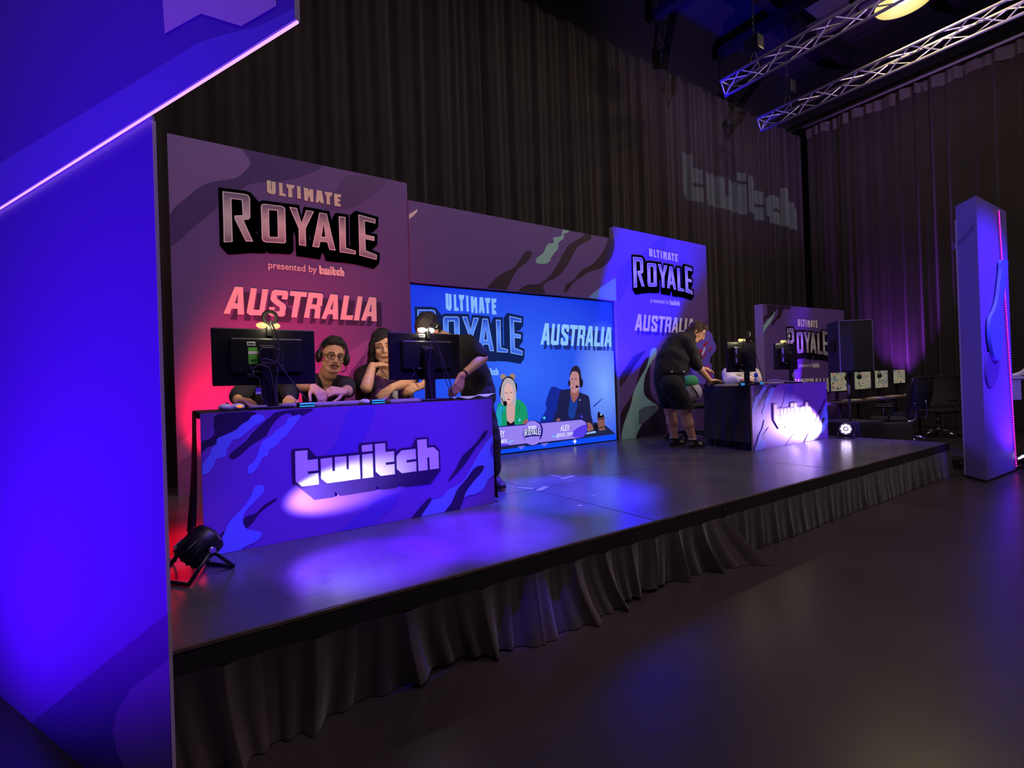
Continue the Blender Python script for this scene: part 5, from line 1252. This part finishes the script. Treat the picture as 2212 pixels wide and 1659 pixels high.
for q in (-1, 1):
    gl.tube([H.P(.032*q+.025*math.copysign(abs(math.cos(t))**.6, math.cos(t)), .1045-.004*abs(math.cos(t)), .0-.018*math.copysign(abs(math.sin(t))**.6, math.sin(t))) for t in [2*math.pi*k/24 for k in range(24)]], .0026, 0, 6, closed=True)
    gl.tube([H.P(.057*q, .101, .006), H.P(.078*q, .03, .006), H.P(.080*q, -.005, .0)], .0024, 0, 6)
gl.tube([H.P(-.008, .106, .004), H.P(0, .112, .007), H.P(.008, .106, .004)], .0018, 0, 6); gl.build('glasses', M_black, th)
headset(th, H)
def vneck(c, f, a, w, dep):
    def cut(p):
        q = p-c; x = abs(q.dot(a)); z = q.z; y = q.dot(f)
        return y > .0 and z > -dep and x < w*(z+dep)/dep and z < .2
    return cut
o = Org(); A = torso(o, J, .98, .007)
for s_ in 'LR': o.chain([J['sh'+s_], J['sh'+s_].lerp(J['el'+s_], .70)], [.066, .064])
o.build('shirt', M_shirt, th, .007, 2, cut=lambda p, c=J['neck'].copy(), f=A[1], a=A[0]: vneck(c, f, a, .055, .17)(p) or (p-c).length < .062, rough=.004)
trousers(th, J, M_pants); list(shoes(th, J, M_black, M_blackm))
MB().torus(J['wrR']+V((.0, .0, .0)), J['wrR']-J['elR'], .029, .004).build('wrist_band', mat('red_band', (170, 50, 40), .6), th)
seat_spots = [(J['pelvis'].x, 4.16)]

# --- woman with long dark hair
J = {}
hc = A3(829, 748, 3.92); J['neck'] = A3(834, 792, 4.00); J['shR'] = A3(786, 812, 4.02); J['shL'] = A3(884, 812, 4.02); J['pelvis'] = V((J['neck'].x, 4.22, ST+.50))
J['elR'] = A3(791, 838, 3.72); J['wrR'] = A3(804, 790, 3.76); J['elL'] = A3(886, 826, 3.70); J['wrL'] = A3(846, 838, 3.50); seated_legs(J, 3.78, 3.9)
th = thing('person', 'seated woman with long dark hair, purple top and a hand at her chin', 'person', base_of(J))
H = Head(hc, V((-.30, -.93, -.16)), R_*-.10+V((0, 0, 1)), 1.06)
skinbody(th, J, H, dict(b=1.12, wide=1.1, jaw=1.1, handR=(V((.95, -.1, .15)), V((-.1, -.25, 1)), -1, .55), handL=(V((-.6, -.55, -.25)), V((0, -.2, 1)), 1, .40), skin=M_skin_pale, hs=1.0, vox=.0055))
H.face(th, M_lid, M_hairb, (-.3, -.6), .6)
o = Org(); o.ell(H.P(0, -.016, .052), .094, .104, .092, H.ax()); o.ell(H.P(0, -.04, .0), .09, .085, .11, H.ax())
for q in (-1, 1):
    o.chain([H.P(.045*q, .035, .085), H.P(.082*q, .022, .02), H.P(.098*q, -.005, -.09), H.P(.115*q, -.02, -.20), H.P(.12*q, .02, -.32)], [.030, .030, .036, .042, .030])
    o.chain([H.P(.05*q, -.07, -.02), H.P(.085*q, -.08, -.15), H.P(.10*q, -.06, -.30)], [.06, .06, .05])
o.ell(H.P(0, -.06, -.12), .10, .06, .18, H.ax()); o.build('hair', M_hairb, th, .007, 2, rough=.005, cyc=2.2)
o = Org(); A = torso(o, J, 1.12, .008)
for q in (-1, 1): o.ell(J['pelvis'].lerp(J['neck'], .60)+A[0]*.072*q+A[1]*.10, .082, .078, .080, A)
c0 = J['neck'].copy()
o.build('purple_top', mat('purple_top', (92, 46, 110), .8, bump=.1), th, .007, 2, cut=lambda p: (p-c0).z > -.10+.9*abs((p-c0).dot(A[0]))*.35 or ((p-c0).length < .12), rough=.002)
o = Org(); 
for s_ in 'LR':
    o.chain([J['neck'].lerp(J['sh'+s_], .55)-A[1]*.02, J['sh'+s_], J['sh'+s_].lerp(J['el'+s_], .80)], [.075, .078, .070])
    o.chain([J['sh'+s_]-A[1]*.01, J['pelvis'].lerp(J['neck'], .35)+A[0]*(.13 if s_ == 'L' else -.13), J['pelvis']+A[0]*(.13 if s_ == 'L' else -.13)], [.075, .082, .09])
o.ell(J['pelvis'].lerp(J['neck'], .5)-A[1]*.06, .16, .10, .26, A)
o.build('cardigan', mat('black_cardigan', (24, 20, 30), .95, bump=.2), th, .008, 2, rough=.005)
MB().tube(spline([J['neck']+A[0]*-.06+A[1]*.055-V((0, 0, .0)), J['neck']+A[1]*.118-V((0, 0, .075)), J['neck']+A[0]*.06+A[1]*.055], 8), .004).build('necklace', mat('beads', (110, 90, 130), .3), th)
trousers(th, J, M_pants, 1.1); list(shoes(th, J, M_black, M_blackm)); seat_spots.append((J['pelvis'].x, 4.26))

# --- player hidden behind the green sticker monitor
J = {}
hc = A3(572, 772, 3.86); J['neck'] = A3(572, 815, 3.95); J['shR'] = A3(537, 828, 3.95); J['shL'] = A3(612, 828, 3.95); J['pelvis'] = V((J['neck'].x, 4.15, ST+.50))
J['elR'] = A3(524, 846, 3.72); J['wrR'] = A3(512, 864, 3.42); J['elL'] = A3(628, 846, 3.74); J['wrL'] = A3(625, 862, 3.58); seated_legs(J, 3.75, 3.85)
th = thing('person', 'person in black mostly hidden behind the green sticker monitor, one hand showing', 'person', base_of(J))
H = Head(hc, V((-.05, -.97, -.2)), V((0, 0, 1)))
skinbody(th, J, H, dict(b=1., handR=(V((.5, -.8, -.1)), V((0, -.1, 1)), 1, .35), handL=(V((-.2, -.9, -.15)), V((0, -.1, 1)), -1, .35), vox=.007))
H.face(th, M_lid, M_hairb)
o = Org(); o.ell(H.P(0, -.018, .044), .082, .096, .084, H.ax()); o.build('hair', M_hairb, th, .007, 2, rough=.003)
o = Org(); torso(o, J, 1., .009)
for s_ in 'LR': o.chain([J['sh'+s_], J['el'+s_], J['el'+s_].lerp(J['wr'+s_], .72)], [.070, .062, .052])
c1 = J['neck'].copy(); o.build('shirt', M_shirt, th, .008, 2, cut=lambda p: (p-c1).length < .06, rough=.005); trousers(th, J, M_pants); list(shoes(th, J, M_black, M_blackm)); seat_spots.append((J['pelvis'].x, 4.19))

# --- man bending over the end of the left desk
J = {}
hc = A3(924, 713, 3.58); J['neck'] = A3(968, 735, 3.60); J['shL'] = A3(1010, 741, 3.46); J['shR'] = A3(968, 746, 3.84); J['chest'] = A3(996, 768, 3.64); J['mid'] = A3(1022, 806, 3.64); J['pelvis'] = A3(1034, 852, 3.64)
J['elL'] = A3(1043, 774, 3.36); J['wrL'] = A3(997, 812, 3.26); J['elR'] = A3(950, 800, 3.76); J['wrR'] = A3(910, 834, 3.58)
J['hipL'] = A3(1040, 872, 3.54); J['hipR'] = A3(1036, 872, 3.76); J['knL'] = A3(1062, 950, 3.50); J['knR'] = A3(1040, 950, 3.76); J['anL'] = A3(1066, 1030, 3.52); J['anR'] = A3(1046, 1020, 3.80); J['floor'] = ST
for s_ in 'LR': J['an'+s_].z = ST+.09
J['toL'] = J['anL']+V((-.02, -.12, -.05)); J['toR'] = J['anR']+V((-.11, -.06, -.05))
th = thing('person', 'man in black bending low over the right end of the left desk', 'person', base_of(J))
H = Head(hc, V((-.55, -.20, -.80)), V((-.70, -.50, .52)), 1.03)
skinbody(th, J, H, dict(b=1.02, handL=(V((-.45, -.1, -.85)), V((.25, -.9, .2)), -1, .55), handR=(V((-.8, -.35, -.1)), V((0, -.7, .7)), 1, .7), skin=M_skin, vox=.0055))
H.face(th, M_lid, M_hairb)
o = Org(); o.ell(H.P(0, -.022, .042), .088, .104, .092, H.ax()); o.ell(H.P(0, -.05, -.02), .078, .065, .08, H.ax()); o.build('hair', M_hairb, th, .006, 2, rough=.006, cyc=2.5)
o = Org(); torso(o, J, 1.02, .012); o.chain([J['chest'], J['mid'], J['pelvis']], [.14, .14, .15])
for s_ in 'LR': o.chain([J['sh'+s_], J['sh'+s_].lerp(J['el'+s_], .78)], [.072, .068])
c2 = J['neck'].copy(); o.build('shirt', M_shirt, th, .008, 2, cut=lambda p: (p-c2-(hc-c2)*.3).length < .072, rough=.005)
trousers(th, J, M_pants, 1.0, .82)
list(shoes(th, J, mat('boot_leather', (56, 32, 40), .6), mat('boot_sole', (170, 120, 110), .7)))
MB().torus(J['wrL'].lerp(J['elL'], .10), J['wrL']-J['elL'], .031, .006).build('wrist_watch', M_black, th)

# --- man in shorts leaning on the right desk
J = {}
YN, YF, YC = 3.80, 4.06, 3.93
hc = A3(1506, 717, YC-.02); J['neck'] = A3(1483, 733, YC); J['shR'] = A3(1484, 743, YN-.03); J['shL'] = A3(1484, 740, YF); J['chest'] = A3(1466, 750, YC); J['mid'] = A3(1452, 778, YC); J['pelvis'] = A3(1445, 818, YC)
J['elR'] = A3(1506, 790, YN-.10); J['wrR'] = A3(1533, 822, 3.70); J['elL'] = A3(1506, 778, YF-.02); J['wrL'] = A3(1514, 795, YF-.16)
J['hipR'] = A3(1450, 832, YN+.03); J['hipL'] = A3(1438, 832, YF-.03); J['knR'] = A3(1478, 888, YN-.02); J['knL'] = A3(1448, 886, YF); J['anR'] = A3(1497, 952, YN-.01); J['anL'] = A3(1457, 950, YF); J['floor'] = ST
dR = A3(1533, 965, YN-.01)-J['anR']; dR.z = 0; J['toR'] = J['anR']+dR.normalized()*.15+V((0, 0, -.05)); J['toL'] = J['anL']+dR.normalized()*.15+V((0, 0, -.05))
for s_ in 'LR': J['an'+s_].z = ST+.10; J['to'+s_].z = ST+.045
th = thing('person', 'man in black shirt, black shorts and glasses leaning over the right desk', 'person', base_of(J))
H = Head(hc, R_*.66-U_*.58-F_*.42, R_*.50+U_*.80-F_*.1, 1.0)
skinbody(th, J, H, dict(b=1.12, belly=1.2, leg=1.2, handR=(V((.95, -.25, .02)), V((.1, 0, 1)), -1, .22), handL=(V((.8, -.3, -.15)), V((0, .1, 1)), 1, .35), skin=M_skin_pale, vox=.006))
H.face(th, M_lid, M_hairbr)
o = Org(); o.ell(H.P(0, -.026, .036), .094, .104, .096, H.ax()); o.ell(H.P(0, -.075, -.045), .080, .055, .080, H.ax()); o.cap(H.P(-.05, .05, .092), H.P(.05, .05, .092), .03)
for q in (-1, 1): o.cap(H.P(.076*q, -.015, .02), H.P(.076*q, -.035, -.06), .026, .022)
o.build('hair', M_hairbr, th, .006, 1, rough=.008, cyc=3.0)
gl = MB()
for q in (-1, 1):
    gl.tube([H.P(.032*q+.022*math.cos(t), .1035, .018*math.sin(t)) for t in [2*math.pi*k/20 for k in range(20)]], .0016, 0, 6, closed=True); gl.tube([H.P(.055*q, .100, .004), H.P(.080*q, .0, .004)], .002, 0, 6)
gl.tube([H.P(-.01, .106, .003), H.P(.01, .106, .003)], .0016, 0, 6); gl.build('glasses', M_alu, th)
o = Org(); torso(o, J, 1.14, .014, 1.22); o.chain([J['chest'], J['mid']+R_*.015, J['pelvis']+V((0, 0, .05))+R_*.02], [.175, .205, .198])
for s_, f in (('L', .92), ('R', .97)): o.chain([J['sh'+s_], J['sh'+s_].lerp(J['el'+s_], f)], [.088, .072])
o.cap(J['neck']+(hc-J['neck'])*.1, J['neck']+(hc-J['neck'])*.35, .078, .070)
c3 = J['neck']+(hc-J['neck'])*.55; hemz = A3(1445, 806, YC).z
o.build('shirt', M_shirt2, th, .008, 2, cut=lambda p: p.z < hemz or (p-c3).length < .05, rough=.006)
o = Org(); o.chain([J['pelvis']+V((0, 0, .02)), J['pelvis']-V((0, 0, .05))], [.182, .178])
for s_ in 'LR': e_ = J['kn'+s_]+V((0, 0, .02)); o.chain([J['hip'+s_], J['hip'+s_].lerp(e_, .55)+R_*.01, e_], [.132, .128, .114])
hemk = A3(1465, 882, YC).z; o.build('shorts', mat('black_shorts', (20, 19, 28), .9, bump=.15), th, .008, 2, cut=lambda p: p.z < hemk, rough=.003)
sock = mat('sock_white', (190, 175, 165), .8); st_m = mat('shoe_stripe', (200, 190, 175), .5)
for sh_, d, n, a, g in shoes(th, J, mat('shoe_black', (26, 22, 30), .6), mat('sole_grey', (66, 60, 76), .7)):
    MB().torus(V((a.x, a.y, g+.118))-d*.012, (0, 0, 1), .043, .008).build('sock_rim', sock, sh_)
    for k in range(3):
        c_ = V((a.x, a.y, g+.066))+d*(.060+.024*k); sd = -n if (-n).dot(CAMV(c_)) > 0 else n
        c_ = c_+sd*(.0475-.002*k)+V((0, 0, -.004*k)); MB().prism([c_+V((0, 0, -.016))-d*.009, c_+V((0, 0, -.016))-d*.001, c_+V((0, 0, .014))+d*.009-sd*.009, c_+V((0, 0, .014))+d*.001-sd*.009], sd*.004).build('shoe_stripe', st_m, sh_)
bt = A3(1445, 806, YN-.16); 
for px in (1451, 1477): q = A3(px, 803, YN-.185); MB().box((q.x-.016, q.y-.006, q.z-.008), (q.x+.016, q.y+.004, q.z+.008), bev=.003).build('belt_clip', lab_w, th)

# --- person in a white shirt behind the right desk
J = {}
hc = A3(1601, 766, 3.98); J['neck'] = A3(1600, 796, 4.05); J['shR'] = A3(1574, 808, 4.05); J['shL'] = A3(1628, 808, 4.05); J['pelvis'] = V((J['neck'].x, 4.2, ST+.50))
J['elR'] = A3(1578, 824, 3.95); J['wrR'] = A3(1606, 822, 3.68); J['elL'] = A3(1632, 822, 3.93); J['wrL'] = A3(1618, 822, 3.66); seated_legs(J, 3.95, 3.98)
th = thing('person', 'person in a loose white shirt behind a monitor on the right desk', 'person', base_of(J))
H = Head(hc, V((-.1, -.97, -.2)), V((0, 0, 1)))
skinbody(th, J, H, dict(b=1.05, handR=(V((.3, -.9, -.05)), V((0, 0, 1)), 1, .3), handL=(V((-.2, -.95, -.05)), V((0, 0, 1)), -1, .3), vox=.0075))
H.face(th, M_lid, M_hairb)
o = Org(); o.ell(H.P(0, -.018, .044), .083, .096, .086, H.ax()); o.build('hair', M_hairb, th, .007, 2, rough=.003)
o = Org(); torso(o, J, 1.22, .02)
for s_ in 'LR': o.chain([J['sh'+s_], J['el'+s_], J['el'+s_].lerp(J['wr'+s_], .7)], [.095, .088, .058])
c4 = J['neck'].copy(); o.build('white_shirt', mat('white_cotton', (214, 206, 190), .85, bump=.15), th, .008, 2, cut=lambda p: (p-c4).length < .065, rough=.008); trousers(th, J, M_pants); list(shoes(th, J, M_black, M_blackm)); seat_spots.append((J['pelvis'].x, 4.24))

# chairs under the players
for k, (x, y) in enumerate(seat_spots):
    sl = thing('stool', ['stool under the seated man in headphones', 'stool under the seated woman', 'stool under the person behind the green sticker monitor', 'stool under the person in white'][k], 'stool', (x, y, ST), 'stools of the players')
    MB().cyl((x, y, ST+.31), (x, y, ST+.36), .155).build('seat', M_black, sl); MB().cyl((x, y, ST+.02), (x, y, ST+.31), .022).build('column', M_steel, sl); MB().cyl((x, y, ST), (x, y, ST+.02), .15, .13).build('foot', M_steel, sl)

# cut-out display board behind the man in shorts
YD = 4.62
q = [at(x, y, Y=YD) for x, y in smooth_loop([(1499,728),(1513,720),(1528,714),(1538,722),(1541,735),(1546,744),(1547,755),(1540,765),(1535,772),(1534,782),(1538,790),(1538,800),(1542,822),(1500,822)])]
zmin = ST; q = [p for p in q]
th = thing('display_cutout', 'blue violet cut out board with red streaks behind the man in shorts', 'display board', (q[0].x+.15, YD, ST))
MB().prism(q, (0, .02, 0)).build('cutout_panel', mat('cutout_blue', (112, 92, 214), .5), th)
for k, (m, pts) in enumerate([('red_streak', [(1519,745),(1526,738),(1530,738),(1527,745),(1521,750)]), ('red_streak', [(1529,756),(1537,748),(1539,748),(1537,754),(1531,760)]), ('red_streak', [(1516,772),(1522,764),(1527,760),(1524,768),(1518,775)]), ('pale_streak', [(1516,767),(1519,757),(1523,747),(1523,755),(1520,765)]), ('red_streak', [(1506,760),(1515,752),(1518,757),(1514,767),(1507,770)]), ('skin_patch', [(1508,770),(1514,767),(1518,770),(1516,781),(1509,782)]), ('pink_patch', [(1524,790),(1532,788),(1538,815),(1528,818)])]):
    MB().prism([at(x, y, Y=YD-.004) for x, y in pts], (0, .003, 0)).build(m, mat('cut_'+m, {'red_streak': (170, 40, 90), 'pale_streak': (226, 222, 250), 'skin_patch': (190, 120, 100), 'pink_patch': (190, 60, 160)}[m], .5), th)
zb = min(p.z for p in q); xc = sum(p.x for p in q)/len(q)
MB().box((xc-.10, YD, ST), (xc-.06, YD+.03, zb+.05)).box((xc+.06, YD, ST), (xc+.10, YD+.03, zb+.05)).box((xc-.16, YD-.12, ST), (xc+.16, YD+.16, ST+.015)).build('stand', M_blackm, th)
